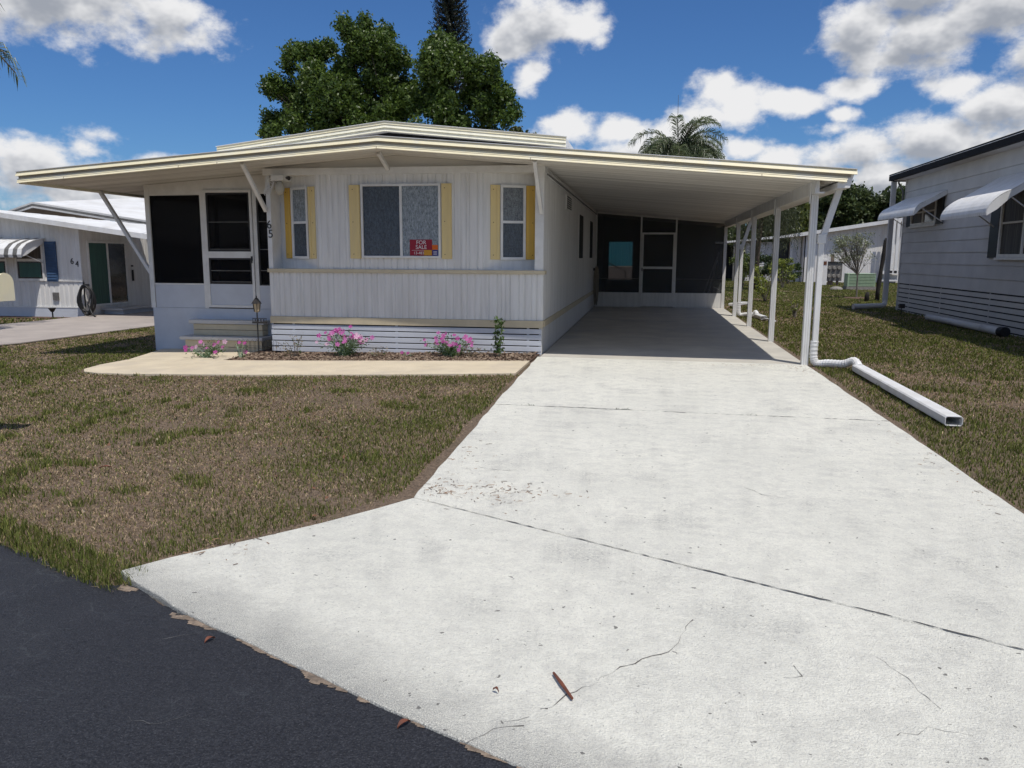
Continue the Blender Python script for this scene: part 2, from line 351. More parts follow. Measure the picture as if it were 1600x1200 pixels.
def box(name, m, parent, *a, bevel=0): return MB().box(*a).build(name, m, parent, bevel=bevel)

def ribbed(a, b, z0, z1, pitch=.1, depth=.008, thick=.06, groove=.018, ztop=None, jitter=0):
    """upright ribbed sheet from a to b (xy); outside lies to the right of a->b. ztop(u) gives a sloping top"""
    a = Vector((*a, 0)); b = Vector((*b, 0)); d = b-a; ln = d.length; d.normalize(); n = Vector((d.y, -d.x, 0))
    pr = []; u = 0; rr = random.Random(3)
    while u < ln-1e-6:
        p = pitch*(1+jitter*(rr.random()-.5)); e = min(u+p, ln)
        if e-u > groove*1.5:
            pr += [(u, -depth), (u+groove*.35, 0), (e-groove*.65, 0)]
        u = e
    pr += [(ln, -depth)]
    mb = MB(); k = len(pr); zt = ztop or (lambda q: z1)
    vs = []
    for q, o in pr: vs.append(a+d*q+n*o+Vector((0,0,z0)))
    for q, o in pr: vs.append(a+d*q+n*o+Vector((0,0,zt(q))))
    for q, o in pr: vs.append(a+d*q-n*thick+Vector((0,0,z0)))
    for q, o in pr: vs.append(a+d*q-n*thick+Vector((0,0,zt(q))))
    fs = []
    for i in range(k-1):
        fs += [(i, i+1, k+i+1, k+i), (2*k+i+1, 2*k+i, 3*k+i, 3*k+i+1), (k+i, k+i+1, 3*k+i+1, 3*k+i), (i+1, i, 2*k+i, 2*k+i+1)]
    fs += [(0, k, 3*k, 2*k), (2*k-1, k-1, 3*k-1, 4*k-1)]
    return mb.add(vs, fs)
def text(body, size, loc, rot, m, parent, name='lettering', extrude=.001, align='CENTER'):
    c = bpy.data.curves.new(name, 'FONT'); c.body = body; c.size = size; c.extrude = extrude; c.align_x = align; c.align_y = 'CENTER'
    t = bpy.data.objects.new('tmp', c); COL.objects.link(t)
    dg = bpy.context.evaluated_depsgraph_get(); me = bpy.data.meshes.new_from_object(t.evaluated_get(dg))
    bpy.data.objects.remove(t); me.materials.clear()
    o = link(name, me, parent, m); o.location = Vector(loc)-(ORG[parent] if parent else Vector((0,0,0))); o.rotation_euler = rot; return o
def npmesh(name, V, F, colr, m, parent=None):
    """V (n,3) float, F list of arrays (k,3|4), colr (n,3)"""
    o0 = ORG[parent] if parent is not None else Vector((0,0,0))
    me = bpy.data.meshes.new(name); V = np.asarray(V, dtype=np.float32)-np.array(o0, dtype=np.float32)
    k = F.shape[1]; nf = len(F)
    me.vertices.add(len(V)); me.vertices.foreach_set('co', V.ravel())
    me.loops.add(nf*k); me.loops.foreach_set('vertex_index', F.astype(np.int32).ravel())
    me.polygons.add(nf); me.polygons.foreach_set('loop_start', np.arange(0, nf*k, k, dtype=np.int32))
    if colr is not None:
        at = me.color_attributes.new('Col', 'FLOAT_COLOR', 'POINT'); c4 = np.ones((len(V), 4), np.float32); c4[:, :3] = colr; at.data.foreach_set('color', c4.ravel())
    me.update(calc_edges=True); me.validate()
    return link(name, me, parent, m)
def vnoise(x, y, seed, sc):
    r = np.random.RandomState(seed).rand(64, 64); x = x*sc; y = y*sc
    i = np.floor(x).astype(int); j = np.floor(y).astype(int); fx = x-i; fy = y-j; fx = fx*fx*(3-2*fx); fy = fy*fy*(3-2*fy)
    g = lambda a, b: r[a % 64, b % 64]
    return (g(i,j)*(1-fx)+g(i+1,j)*fx)*(1-fy)+(g(i,j+1)*(1-fx)+g(i+1,j+1)*fx)*fy
def fbm(x, y, seed, sc): return .5*vnoise(x,y,seed,sc)+.3*vnoise(x,y,seed+1,sc*2.1)+.2*vnoise(x,y,seed+2,sc*4.3)
def inpoly(x, y, poly):
    c = np.zeros(len(x), bool); n = len(poly)
    for i in range(n):
        x1, y1 = poly[i]; x2, y2 = poly[(i+1) % n]
        with np.errstate(divide='ignore', invalid='ignore'):
            h = ((y1 > y) != (y2 > y)) & (x < (x2-x1)*(y-y1)/(y2-y1+1e-12)+x1)
        c ^= h
    return c
def gz(x): return np.clip(.024*(np.minimum(x, -1.6)+1.6), -.30, 0)
def g1(x): return float(gz(np.array([x]))[0])

# ---------------------------------------------------------------- ground, road, driveway
def ground():
    xs = np.unique(np.concatenate([np.linspace(-900,-60,12), np.linspace(-60,60,81), np.linspace(60,900,12)])); ys = np.unique(np.concatenate([np.linspace(-300,-10,6), np.linspace(-10,80,61), np.linspace(80,1500,14)]))
    X, Y = np.meshgrid(xs, ys); Z = gz(X)-.022
    V = np.stack([X, Y, Z], -1).reshape(-1, 3); nx = len(xs); ny = len(ys)
    i, j = np.meshgrid(np.arange(nx-1), np.arange(ny-1)); a = (j*nx+i).ravel(); F = np.stack([a, a+1, a+nx+1, a+nx], -1)
    o = npmesh('lawn_ground', V, F, None, 'soil'); tag(o, kind='structure')
ground()
road_edge = [(-60,22),(-30,12.2),(-16,7.9),(-10,5.95),(-6,4.65),(-3.547,3.714),(-3.152,3.536),(-2.774,3.346),(-2.535,3.24),(-2.419,3.27),(-1.93,2.97),(-1.53,2.765),(-1.156,2.578),(-.749,2.377),(-.368,2.207),(.2,1.98),(.9,1.70),(1.8,1.38),(2.9,1.02),(4.2,.62),(8,-.4),(16,-2),(40,-6)]
def road():
    fine = []
    rr = random.Random(5)
    for (x0,y0),(x1,y1) in zip(road_edge[:-1], road_edge[1:]):
        n = 8 if abs(x0) < 5 else 2
        for k in range(n):
            t = k/n; fine.append((x0+(x1-x0)*t+rr.uniform(-.008,.008), y0+(y1-y0)*t+rr.uniform(-.012,.012)+(.03 if -2.35 < x0 < 4 else -.005)))
    top = [(x, y, g1(x)-.010) for x, y in fine]; n = len(top)
    bot = [(x-4, y-7.5, g1(x)-.010) for x, y in fine]
    mb = MB().add(top+bot, [(i, n+i, n+i+1, i+1) for i in range(n-1)])
    o = mb.build('road', 'asphalt'); tag(o, kind='structure')
    # thin light cracks in the seal coat
    def crack(pts, w, name, m, z, parent, jit=1.0):
        r2 = random.Random(len(pts)*7+int(pts[0][0]*100)); P = []
        for (x0,y0),(x1,y1) in zip(pts[:-1], pts[1:]):
            n = max(2, int(math.hypot(x1-x0, y1-y0)/.035))
            for k in range(n): t = k/n; P.append((x0+(x1-x0)*t+r2.uniform(-.012,.012)*jit, y0+(y1-y0)*t+r2.uniform(-.012,.012)*jit))
        P.append(pts[-1]); mb = MB(); L_ = []; R_ = []
        for i, (x, y) in enumerate(P):
            a = P[max(0,i-1)]; b = P[min(len(P)-1,i+1)]; d = Vector((b[0]-a[0], b[1]-a[1])); d.normalize(); ww = w*(.08+r2.random()**2.2)
            L_.append((x-d.y*ww, y+d.x*ww, z+g1(x))); R_.append((x+d.y*ww, y-d.x*ww, z+g1(x)))
        n = len(P); mb.add(L_+R_, [(i, n+i, n+i+1, i+1) for i in range(n-1)]); return mb.build(name, m, parent)
    for pts in ([(-1.75,2.25),(-1.6,2.2),(-1.5,2.28)],[(-1.22,1.9),(-1.1,1.86),(-1.0,1.9),(-.92,1.85)],[(-1.95,2.75),(-1.8,2.85)],[(-1.45,1.95),(-1.3,1.85),(-1.22,1.72)]):
        crack(pts, .0028, 'crack', 'asphalt_crack', -.0075, o)
    # rim of old asphalt left bare beside the driveway
    rm = MB(); r3 = random.Random(9); pts = [(x,y) for x, y in fine if -2.45 < x < .3]
    for (x0,y0),(x1,y1) in zip(pts[:-1], pts[1:]):
        n = 5
        for k in range(n):
            t = k/n; x = x0+(x1-x0)*t; y = y0+(y1-y0)*t; w = max(0, fbm(np.array([x]), np.array([y]), 4, 6)[0]-.42)*.13*RS.uniform(.1,1.1); y -= .032
            if w > .004: rm.add([(x-.012,y-w,g1(x)-.0075),(x+.016,y-w*.9-.006,g1(x)-.0075),(x+.016,y+.01,g1(x)-.005),(x-.012,y+.016,g1(x)-.005)], [(0,1,2,3)])
    rm.build('old_rim', 'old_asphalt_rim', o)
    return crack
crack = road()

def slab(name, poly, ztop, thick, m, parent, gap=.006, zf=None, bevel=.008, rag=0):
    """concrete slab from a ccw outline, shrunk by half a joint"""
    n = len(poly); c = Vector((sum(p[0] for p in poly)/n, sum(p[1] for p in poly)/n)); P = []
    for x, y in poly:
        d = Vector((x, y))-c; l = d.length; q = c+d*(1-gap/l); P.append((q.x, q.y))
    zf = zf or (lambda x: ztop)
    mb = MB().prism([(x, y, zf(x)-thick) for x, y in P], (0,0,thick))
    return mb.build(name, m, parent, bevel=bevel)
drive = thing('driveway', (0,7,0), kind='structure')
def jag(pts, step, amp, seed):
    r = random.Random(seed); out = []
    for (x0,y0),(x1,y1) in zip(pts[:-1], pts[1:]):
        n = max(1, int(math.hypot(x1-x0,y1-y0)/step))
        for k in range(n): t = k/n; out.append((x0+(x1-x0)*t+r.uniform(-amp,amp), y0+(y1-y0)*t+r.uniform(-amp,amp)))
    return out+[pts[-1]]
front = [(-2.535,3.35),(-2.41,3.262)]+[p for p in road_edge if -2.3 < p[0] < 3.2]
apron = jag(front, .12, .006, 1)+[(3.1,1.2),(2.45,2.3),(2.33,2.86)]+[(-1.457,4.775),(-1.62,4.52),(-1.85,4.2),(-2.1,3.9),(-2.4,3.56)]
slab('slab', apron, 0, .12, 'painted_concrete', drive, gap=.004)
slab('slab', [(-1.457,4.775),(2.33,2.86)]+jag([(2.33,2.86),(2.335,7.94)],.2,.01,2)[1:]+[(-1.56,8.085)]+jag([(-1.56,8.085),(-1.47,4.9)],.2,.01,3)[1:], .0, .12, 'painted_concrete', drive, gap=.004)
slab('slab', [(-1.56,8.085),(2.335,7.94)]+jag([(2.335,7.94),(2.33,12.0)],.25,.01,4)[1:]+[(-1.66,12.15)]+jag([(-1.66,12.15),(-1.57,8.2)],.25,.01,5)[1:], 0, .12, 'painted_concrete', drive, gap=.004)
for pts in ([(-.42,2.42),(-.35,2.455)],[(-.30,2.52),(-.31,2.5),(-.22,2.64),(-.12,2.75),(-.02,2.86),(.12,3.0),(.18,3.12),(.24,3.3)],[(-.52,2.28),(-.45,2.36),(-.36,2.4)],[(.85,2.55),(.98,2.62),(1.1,2.6)],[(.55,2.86),(.62,2.9),(.6,2.97)],[(1.05,2.75),(1.0,2.95),(.93,3.1)],[(-1.2,5.6),(-1.05,5.52),(-.9,5.55)],[(.7,5.4),(.78,5.25),(.9,5.2)]):
    crack(pts, .0032, 'crack', 'crack', .0015, drive)
crack([(-1.55,8.085),(-.6,8.06),(.4,8.0),(2.33,7.945)], .013, 'crack', 'crack', .0015, drive, .6)
crack([(-1.45,4.772),(0,4.04),(1.2,3.44),(2.33,2.862)], .0048, 'crack', 'crack', .0015, drive, .22)
cfl = thing('carport_floor', (0.3,18,0), kind='structure')
ysl = [12.01,15.25,18.5,21.7,24.97]
for y0, y1 in zip(ysl[:-1], ysl[1:]): slab('slab', [(-1.62,y0),(2.33,y0),(2.33,y1),(-1.62,y1)], -.002, .12, 'carport_concrete', cfl)
slab('slab', [(-1.6,25.0),(2.3,25.0),(2.3,29.4),(-1.6,29.4)], -.002, .12, 'carport_concrete', cfl)

walk = thing('walkway', (-5,11,-.05), kind='structure')
def wz(x): return .024*(x+1.6)+.008
def wslab(poly):
    n = len(poly); c = Vector((sum(p[0] for p in poly)/n, sum(p[1] for p in poly)/n)); P = []
    for x, y in poly:
        d = Vector((x, y))-c; q = c+d*(1-.013/d.length); P.append(q)
    mb = MB(); mb.add([(p.x,p.y,wz(p.x)-.1) for p in P]+[(p.x,p.y,wz(p.x)) for p in P], [tuple(reversed(range(n))), tuple(range(n,2*n))]+[(i,(i+1)%n,n+(i+1)%n,n+i) for i in range(n)])
    mb.build('slab', 'walk_concrete', walk, bevel=.006)
def fy(x): return np.interp(x, [-8.2,-7.8,-6.82,-5.27,-3.465,-1.675], [10.38,10.12,10.03,10.026,10.12,10.306])
def by(x): return np.interp(x, [-8.3,-7.08,-5.73,-4.37,-2.95,-1.72], [11.6,11.6,11.545,11.57,11.59,11.615])
wx = [-1.69,-2.9,-4.15,-5.4,-6.75]
for a, b in zip(wx[:-1], wx[1:]): wslab([(b-.35,float(fy(b-.35))),(a-.35 if a < -2 else a,float(fy(a-.35 if a < -2 else a))),(a+(.02 if a < -2 else 0),float(by(a))),(b,float(by(b)))])
wslab([(-7.1,10.04),(-6.75,float(by(-6.75))),(-8.36,11.62),(-8.40,11.0),(-8.3,10.5),(-8.1,10.25),(-7.8,10.12)])
wslab([(-8.36,11.64),(-6.65,11.60),(-6.6,13.19),(-8.75,13.19)])

# lawn pieces far left: concrete drive of the neighbour
nd = MB(); zz = -.27
nd.prism([(-16.25,19.4,zz),(-16.25,30,zz),(-12.3,30,zz),(-12.3,20,zz),(-12.6,14.2,zz),(-13.5,11.5,zz),(-19,9.4,zz),(-19.5,12,zz),(-16.6,14.8,zz)][::-1], (0,0,.02))
o = nd.build('neighbour_driveway', 'far_concrete'); tag(o, kind='structure')

# mulch bed in front of the house
bed = MB().add([(-6.62,11.58,wz(-6.62)-.01),(-5.2,11.56,wz(-5.2)-.01),(-3,11.59,wz(-3)-.01),(-1.69,11.62,-.005),(-1.66,12.5,.003),(-3,12.5,-.01),(-5.2,12.5,-.06),(-6.62,13.2,wz(-6.62)+.02)], [(0,1,6,7),(1,2,5,6),(2,3,4,5)])
o = bed.build('mulch_bed', 'mulch'); tag(o, kind='structure')
def chips():
    n = 5200; x = RS.uniform(-6.6,-1.7,n); y = 11.57+RS.rand(n)*.92; z = wz(x)-.01+(y-11.57)*.02+RS.rand(n)*.02
    a = RS.uniform(0,6.28,n); l = RS.uniform(.008,.028,n); w = RS.uniform(.004,.012,n); t = RS.normal(0,.35,n)
    dx = np.stack([np.cos(a)*l, np.sin(a)*l, np.sin(t)*l], -1); dy = np.stack([-np.sin(a)*w, np.cos(a)*w, np.cos(t*3)*w*.4], -1); c = np.stack([x,y,z], -1)
    V = np.stack([c-dx-dy, c+dx-dy, c+dx+dy, c-dx+dy], 1).reshape(-1,3); F = np.arange(n*4).reshape(n,4)
    tag(npmesh('mulch_chips', V, F, None, 'mulch_chip'), 'brown mulch chips scattered over the flower bed', 'mulch', kind='stuff')
chips()

# ---------------------------------------------------------------- grass
def grass(name, label, poly, dens, near, hgt, seed, holes=(), greenness=0., strip=None, outer=None):
    """blades as bent two-triangle strips; dens = blades per m2 at distance `near`, thinning with distance"""
    rs = np.random.RandomState(seed); P = np.array(poly); x0, y0 = P.min(0); x1, y1 = P.max(0)
    A = (x1-x0)*(y1-y0); n = int(A*dens); x = rs.uniform(x0,x1,n); y = rs.uniform(y0,y1,n)
    d = np.hypot(x,y); keep = rs.rand(n) < np.minimum(1, (near/d)**1.35)
    x, y, d = x[keep], y[keep], d[keep]; ins = inpoly(x, y, poly); k = ins.copy()
    if outer: k |= inpoly(x, y, outer) & (rs.rand(len(x)) < .30)
    for h in holes: k &= ~inpoly(x, y, h)
    az = np.degrees(np.arctan2(x, y)); k &= (az > -46) & (az < 27)
    x, y, d, ins = x[k], y[k], d[k], ins[k]
    cover = fbm(x, y, seed+3, 1.3); gr = fbm(x, y, seed+9, .55)+greenness+.35*(cover-.5)
    k = rs.rand(len(x)) < np.clip((cover-.08)*2.9, .42, 1); x, y, d, cover, gr, ins = x[k], y[k], d[k], cover[k], gr[k], ins[k]
    n = len(x); isg = rs.rand(n) < np.clip((gr-.27)*1.9, .20, .88)
    tuft = (vnoise(x, y, seed+21, 2.6)*.6+vnoise(x, y, seed+25, 6.1)*.4) > .70
    isg |= tuft & (rs.rand(n) < .75)
    if strip is not None:
        e = strip(x, y); isg |= (e & (rs.rand(n) < .8))
    else: e = np.zeros(n, bool)
    isg &= ins | (rs.rand(n) < .12)
    h = hgt*rs.uniform(.45,1.15,n)*np.where(ins, 1, .6)*np.where(isg, 1.15, .7)*np.where(tuft, 1.6, 1)*np.where(e, 2.0, 1)
    w = np.maximum(.0024, .00052*d)*rs.uniform(.7,1.4,n)
    a = rs.uniform(0,6.283,n); ln = rs.uniform(.15,1.1,n)*np.where(isg, .75, 1.5); b = rs.uniform(0,6.283,n)
    base = np.stack([x, y, gz(x)-.025+0*x], -1); wd = np.stack([np.cos(a)*w, np.sin(a)*w, 0*w], -1)
    lean = np.stack([np.cos(b)*ln*h, np.sin(b)*ln*h, 0*h], -1); upv = np.stack([0*h, 0*h, h], -1)
    p0 = base-wd; p1 = base+wd; p2 = base+upv*.62+lean*.35+wd*.7; p3 = base+upv*.62+lean*.35-wd*.7; p4 = base+upv*np.where(isg, 1, .8)[:,None]+lean
    V = np.stack([p0,p1,p2,p3,p4], 1).reshape(-1,3); i = np.arange(n)*5
    F = np.concatenate([np.stack([i,i+1,i+2],-1), np.stack([i,i+2,i+3],-1), np.stack([i+3,i+2,i+4],-1)])
    t = rs.rand(n,1)
    G = np.array([.095,.135,.028])*(1-t)+np.array([.22,.22,.065])*t
    D = np.array([.52,.41,.26])*(1-t)+np.array([.28,.185,.115])*t
    c = np.where(isg[:,None], G, D)*rs.uniform(.5,1.4,(n,1)); C = np.repeat(c, 5, 0)
    o = npmesh(name, V, F, C, 'grass'); tag(o, label, 'grass', kind='stuff'); return o
left_lawn = [(-30,12.4),(-16,8.05),(-10,6.1),(-6,4.75),(-3.55,3.68),(-3.15,3.49),(-2.77,3.29),(-2.45,3.17),(-2.38,3.32),(-2.5,3.63),(-2.18,3.97),(-1.95,4.29),(-1.72,4.64),(-1.58,4.92),(-1.6,5.6),(-1.58,6.4),(-1.66,7.2),(-1.6,8.0),(-1.68,9.2),(-1.64,10.32),(-3.46,10.15),(-5.27,10.06),(-6.82,10.06),(-7.8,10.15),(-8.12,10.28),(-8.32,10.5),(-8.42,11.0),(-8.4,11.65),(-8.7,12.9),(-8.95,13.2),(-8.95,30),(-12.3,30),(-12.3,20),(-12.6,14.2),(-13.5,11.5),(-19,9.5)]
grass('front_lawn_grass', 'patchy half brown lawn left of the white driveway', left_lawn, 8200, 3.9, .031, 31, outer=[(-2.6,3.2),(-2.36,3.32),(-2.46,3.58),(-2.1,3.9),(-1.85,4.2),(-1.6,4.52),(-1.45,4.78),(-1.55,8.0),(-1.64,10.32),(-2.2,10.3),(-2.2,5),(-2.9,3.8)], strip=lambda x, y: (y < np.interp(x, [-30,-16,-10,-6,-3.5,-2.4], [12.9,8.5,6.5,5.1,3.95,3.38])) & (x < -2.35))
hole_h64 = [(-30,20.85),(-16.2,20.85),(-16.2,40),(-30,40)]
grass('neighbour_lawn_grass', 'mown lawn in front of the white house numbered 64', [(-30,9.8),(-19.6,12),(-16.7,14.8),(-16.3,19.4),(-16.3,20.4),(-30,20.4)], 900, 9, .06, 37, greenness=.28)
right_lawn = [(2.32,2.9),(2.31,4.4),(2.38,5.2),(2.33,6.4),(2.42,7.9),(2.40,9.5),(2.44,10.8),(2.42,12),(2.36,25),(2.36,30),(2.36,60),(22,60),(22,28),(7.42,25.7),(7.4,5),(3.2,1.3)]
grass('side_lawn_grass', 'green and brown lawn between the carport and the grey house', right_lawn, 5200, 4.6, .035, 41, outer=[(2.33,2.9),(2.335,7.9),(2.335,12.0),(2.6,12),(2.6,2.9)], greenness=.17)
def litter():
    n = 420; x = RS.uniform(-8,-1.7,n); y = RS.uniform(4.2,9.7,n); x2 = RS.uniform(2.5,6.8,160); y2 = RS.uniform(5.5,16,160); x = np.concatenate([x,x2]); y = np.concatenate([y,y2]); n = len(x)
    a = RS.uniform(0,6.28,n); l = RS.uniform(.012,.03,n)*(y/8)**.5; w = l*RS.uniform(.3,.6,n); c = np.stack([x,y,gz(x)+RS.uniform(-.02,.012,n)], -1)
    dx = np.stack([np.cos(a)*l, np.sin(a)*l, RS.normal(0,.3,n)*l], -1); dy = np.stack([-np.sin(a)*w, np.cos(a)*w, RS.normal(0,.3,n)*w], -1)
    V = np.stack([c-dx, c-dy, c+dx, c+dy], 1).reshape(-1,3); cc = np.where(RS.rand(n,1) < .3, [.45,.38,.28], np.where(RS.rand(n,1) < .5, [.08,.055,.04], [.25,.12,.07])); C = np.repeat(cc, 4, 0)
    tag(npmesh('leaf_litter', V, np.arange(n*4).reshape(n,4), C, 'leaf'), 'dry leaf bits scattered over the lawns', 'leaf litter', kind='stuff')
litter()
# ---------------------------------------------------------------- the mobile home
YF = 11.6
home = thing('mobile_home', (-3.95, 12.494, 0), 'white ribbed mobile home with yellow shutters and wide carport roof, numbered 65', 'mobile home')
X0, X1, Y0 = -6.245, -1.627, 12.494
RX, RZL, RZ, RZR = -3.99, (2.672-3.107)/(-10.04+3.99), 3.107, (2.554-3.107)/(2.606+3.99)
def roofz(x): return RZ + (RZL*(x-RX) if x < RX else RZR*(x-RX))     # underside of the big roof
# walls
ribbed((X0,Y0), (X1,Y0), .53, 1.262, .1, .015, .08, .032, jitter=.9).build('lower_siding', 'white_wall', home)
ribbed((-5.37,Y0), (-2.588,Y0), 1.322, 2.90, .1, .015, .08, .032, jitter=.9).build('upper_siding', 'white_wall', home)
ribbed((-2.588,Y0), (-1.76,Y0+.35), 1.322, 2.90, .31, .004, .06, .014).build('angled_panel', 'white_wall', home)
ribbed((-6.17,Y0+.35), (-5.37,Y0), 1.322, 2.90, .31, .004, .06, .014).build('angled_panel', 'white_wall', home)
for xa, xb in ((-1.76,X1-.004), (X0+.004,-6.165)):
    box('corner_post', 'white_trim', home, xa, xb, Y0, Y0+.36, 1.322, 2.90)
# ledges on top of the lower wall under the angled windows
for p in ([(-2.588,Y0,1.30),(-1.76,Y0,1.30),(-1.76,Y0+.35,1.30)], [(-5.37,Y0,1.30),(-6.165,Y0+.35,1.30),(-6.165,Y0,1.30)]):
    MB().prism(p, (0,0,.02)).build('window_ledge', 'white_trim', home)
box('belt_trim', 'beige', home, X0-.012, X1+.012, Y0-.03, Y0-.002, 1.264, 1.32)
MB().prism([(X1+.012,Y0-.028,1.262),(X1+.012,Y0+.20,1.262),(X1+.012,Y0+.20,1.318),(X1+.012,Y0-.028,1.318)],(.02,0,0)).build('belt_end', 'beige', home)
box('base_trim', 'beige', home, X0, X1+.01, Y0-.028, Y0+.06, .415, .528)
box('header_trim', 'white_trim', home, X0-.02, X1+.015, Y0-.035, Y0+.35, 2.83, 2.935)
# skirting boards, each its own
def skirt_boards(parent, m, x0, x1, y, zs, h):
    me = None
    for i, z in enumerate(zs):
        o = box('skirting_board', m, parent, x0+random.uniform(-.01,.01), x1, y, y+.022, z, z+h, bevel=.004)
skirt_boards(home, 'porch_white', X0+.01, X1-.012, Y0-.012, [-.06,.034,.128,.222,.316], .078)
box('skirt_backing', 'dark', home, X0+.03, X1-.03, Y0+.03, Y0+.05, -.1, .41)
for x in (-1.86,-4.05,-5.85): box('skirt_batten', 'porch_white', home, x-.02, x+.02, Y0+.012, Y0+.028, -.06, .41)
# side wall towards the carport
ribbed((X1+.006,Y0+.004), (X1+.006,25.6), .53, 2.93, .1, .014, .08, .03, jitter=.6).build('side_siding', 'white_wall', home)
box('side_base_trim', 'beige', home, X1-.05, X1+.028, Y0+.062, 24.97, .43, .528)
ribbed((X1-.01,Y0+.02), (X1-.01,25.0), -.05, .428, .3, .006, .05, .014).build('side_skirt', 'white_wall', home)
box('side_top_trim', 'white_trim', home, X1, X1+.03, Y0+.36, 24.97, 2.80, 2.86)
MB().tube([(X1+.05,Y0+.05,2.80),(X1+.05,24.9,2.80)], .012, 6).build('conduit', 'meter_grey', home)
MB().tube([(X1+.06,Y0+.6,2.835),(X1+.06,24.9,2.835)], .01, 6).build('conduit', 'white_trim', home)
for y0_, y1_ in ((18.85,19.9),(22.3,23.35)):
    w = box('side_window', 'white_trim', home, X1, X1+.02, y0_-.04, y1_+.04, 1.46, 2.55)
    box('pane', 'dark', w, X1+.0205, X1+.026, y0_, y1_, 1.5, 2.51)
v = box('vent', 'white_trim', home, X1, X1+.03, 15.75, 16.75, 2.46, 2.74)
for k in range(6): box('louver', 'dark', v, X1+.0305, X1+.034, 15.8, 16.7, 2.48+k*.042, 2.503+k*.042)
# rest of the shell
ribbed((X0,25.6), (X0,Y0+.37), -.1, 2.93, .1, .008, .08, .022).build('left_siding', 'white_wall', home)
ribbed((X1,25.6), (X0,25.6), -.1, 2.93, .1, .008, .08, .022).build('rear_siding', 'white_wall', home)

# windows
def ring(mb, pts_in, pts_out, nrm, d):
    n = len(pts_in); nrm = Vector(nrm)*d
    A = [Vector(p) for p in pts_out]; B = [Vector(p) for p in pts_in]
    V = A+B+[p+nrm for p in A]+[p+nrm for p in B]
    F = []
    for i in range(n):
        j = (i+1) % n
        F += [(2*n+i,2*n+j,3*n+j,3*n+i), (i,j,2*n+j,2*n+i), (n+j,n+i,3*n+i,3*n+j), (j,i,n+i,n+j)]
    return mb.add(V, F)
def frame(org, u, n, u0, u1, z0, z1, w, d):
    f = lambda a, z: Vector(org)+Vector(u)*a+Vector((0,0,z))
    return ring(MB(), [f(u0+w,z0+w),f(u1-w,z0+w),f(u1-w,z1-w),f(u0+w,z1-w)], [f(u0,z0),f(u1,z0),f(u1,z1),f(u0,z1)], n, d)
def opane(org, u, n, u0, u1, z0, z1, d0, d1):
    f = lambda a, z, d: Vector(org)+Vector(u)*a+Vector(n)*d+Vector((0,0,z))
    return MB().hexa([f(u0,z0,d0),f(u0,z0,d1),f(u1,z0,d1),f(u1,z0,d0),f(u0,z1,d0),f(u0,z1,d1),f(u1,z1,d1),f(u1,z1,d0)])
def shutter(org, u, n, u0, u1, z0, z1, m, lip):
    s = opane(org, u, n, u0, u1, z0, z1, .002, .02).build('shutter', m, home, bevel=.003)
    ua = u1-.055 if lip > 0 else u0+.012
    opane(org, u, n, ua, ua+.043, z0+.004, z1-.004, .0205, .031).build('shutter_rail', m, s)
    for q in (.06, .5, .94):
        uc = (u0+u1)/2 - .03*lip; opane(org, u, n, uc-.006, uc+.006, z0+(z1-z0)*q-.006, z0+(z1-z0)*q+.006, .0205, .026).build('screw', 'rust', s)
o0, uX, nF = (0,Y0,0), (1,0,0), (0,-1,0)
big = frame(o0, uX, nF, -4.60, -3.275, 1.505, 2.675, .035, .035).build('window_frame', 'white_trim', home, bevel=.004)
opane(o0, uX, nF, -4.565, -3.945, 1.54, 2.64, .004, .010).build('pane', 'pebble_glass_dark', big)
opane(o0, uX, nF, -3.915, -3.31, 1.54, 2.64, .008, .014).build('pane', 'pebble_glass_light', big)
opane(o0, uX, nF, -3.95, -3.91, 1.54, 2.64, .0145, .03).build('mullion', 'white_trim', big)
shutter(o0, uX, nF, -4.80, -4.615, 1.495, 2.665, 'yellow', 1)
shutter(o0, uX, nF, -3.26, -3.095, 1.495, 2.675, 'yellow', 1)
def small_window(A, B, wl, sh1, sh2, light, m1, m2):
    A = Vector((*A,0)); B = Vector((*B,0)); u = (B-A).normalized(); n = Vector((u.y,-u.x,0))
    if n.y > 0: n = -n
    f = frame(A, u, n, wl[0], wl[1], 1.485, 2.655, .042, .03).build('window_frame', 'white_trim', home, bevel=.003)
    a, b = wl[0]+.042, wl[1]-.042
    opane(A, u, n, a, b, 2.10, 2.613, .004, .009).build('pane', light, f)
    opane(A, u, n, a, b, 1.527, 2.06, .004, .008).build('pane', 'pebble_glass_dark', f)
    opane(A, u, n, a, b, 2.06, 2.10, .002, .024).build('meeting_rail', 'white_metal', f)
    shutter(A, u, n, *sh1, 1.49, 2.65, m1, 1); shutter(A, u, n, *sh2, 1.49, 2.65, m2, -1)
small_window((-2.588,Y0), (-1.76,Y0+.35), (.275,.69), (.115,.27), (.695,.85), 'pebble_glass_mid', 'yellow', 'yellow_deep')
small_window((-6.17,Y0+.35), (-5.37,Y0), (.295,.69), (.13,.285), (.70,.85), 'pebble_glass_light', 'yellow_deep', 'yellow')
# house number
for ch, zz, dx in (('6',2.035,0),('5',1.885,.035)):
    text(ch, .19, (-6.205+dx*.6, Y0-.003, zz), (R(90),0,0), 'black_metal', home, 'house_number_digit', .004)

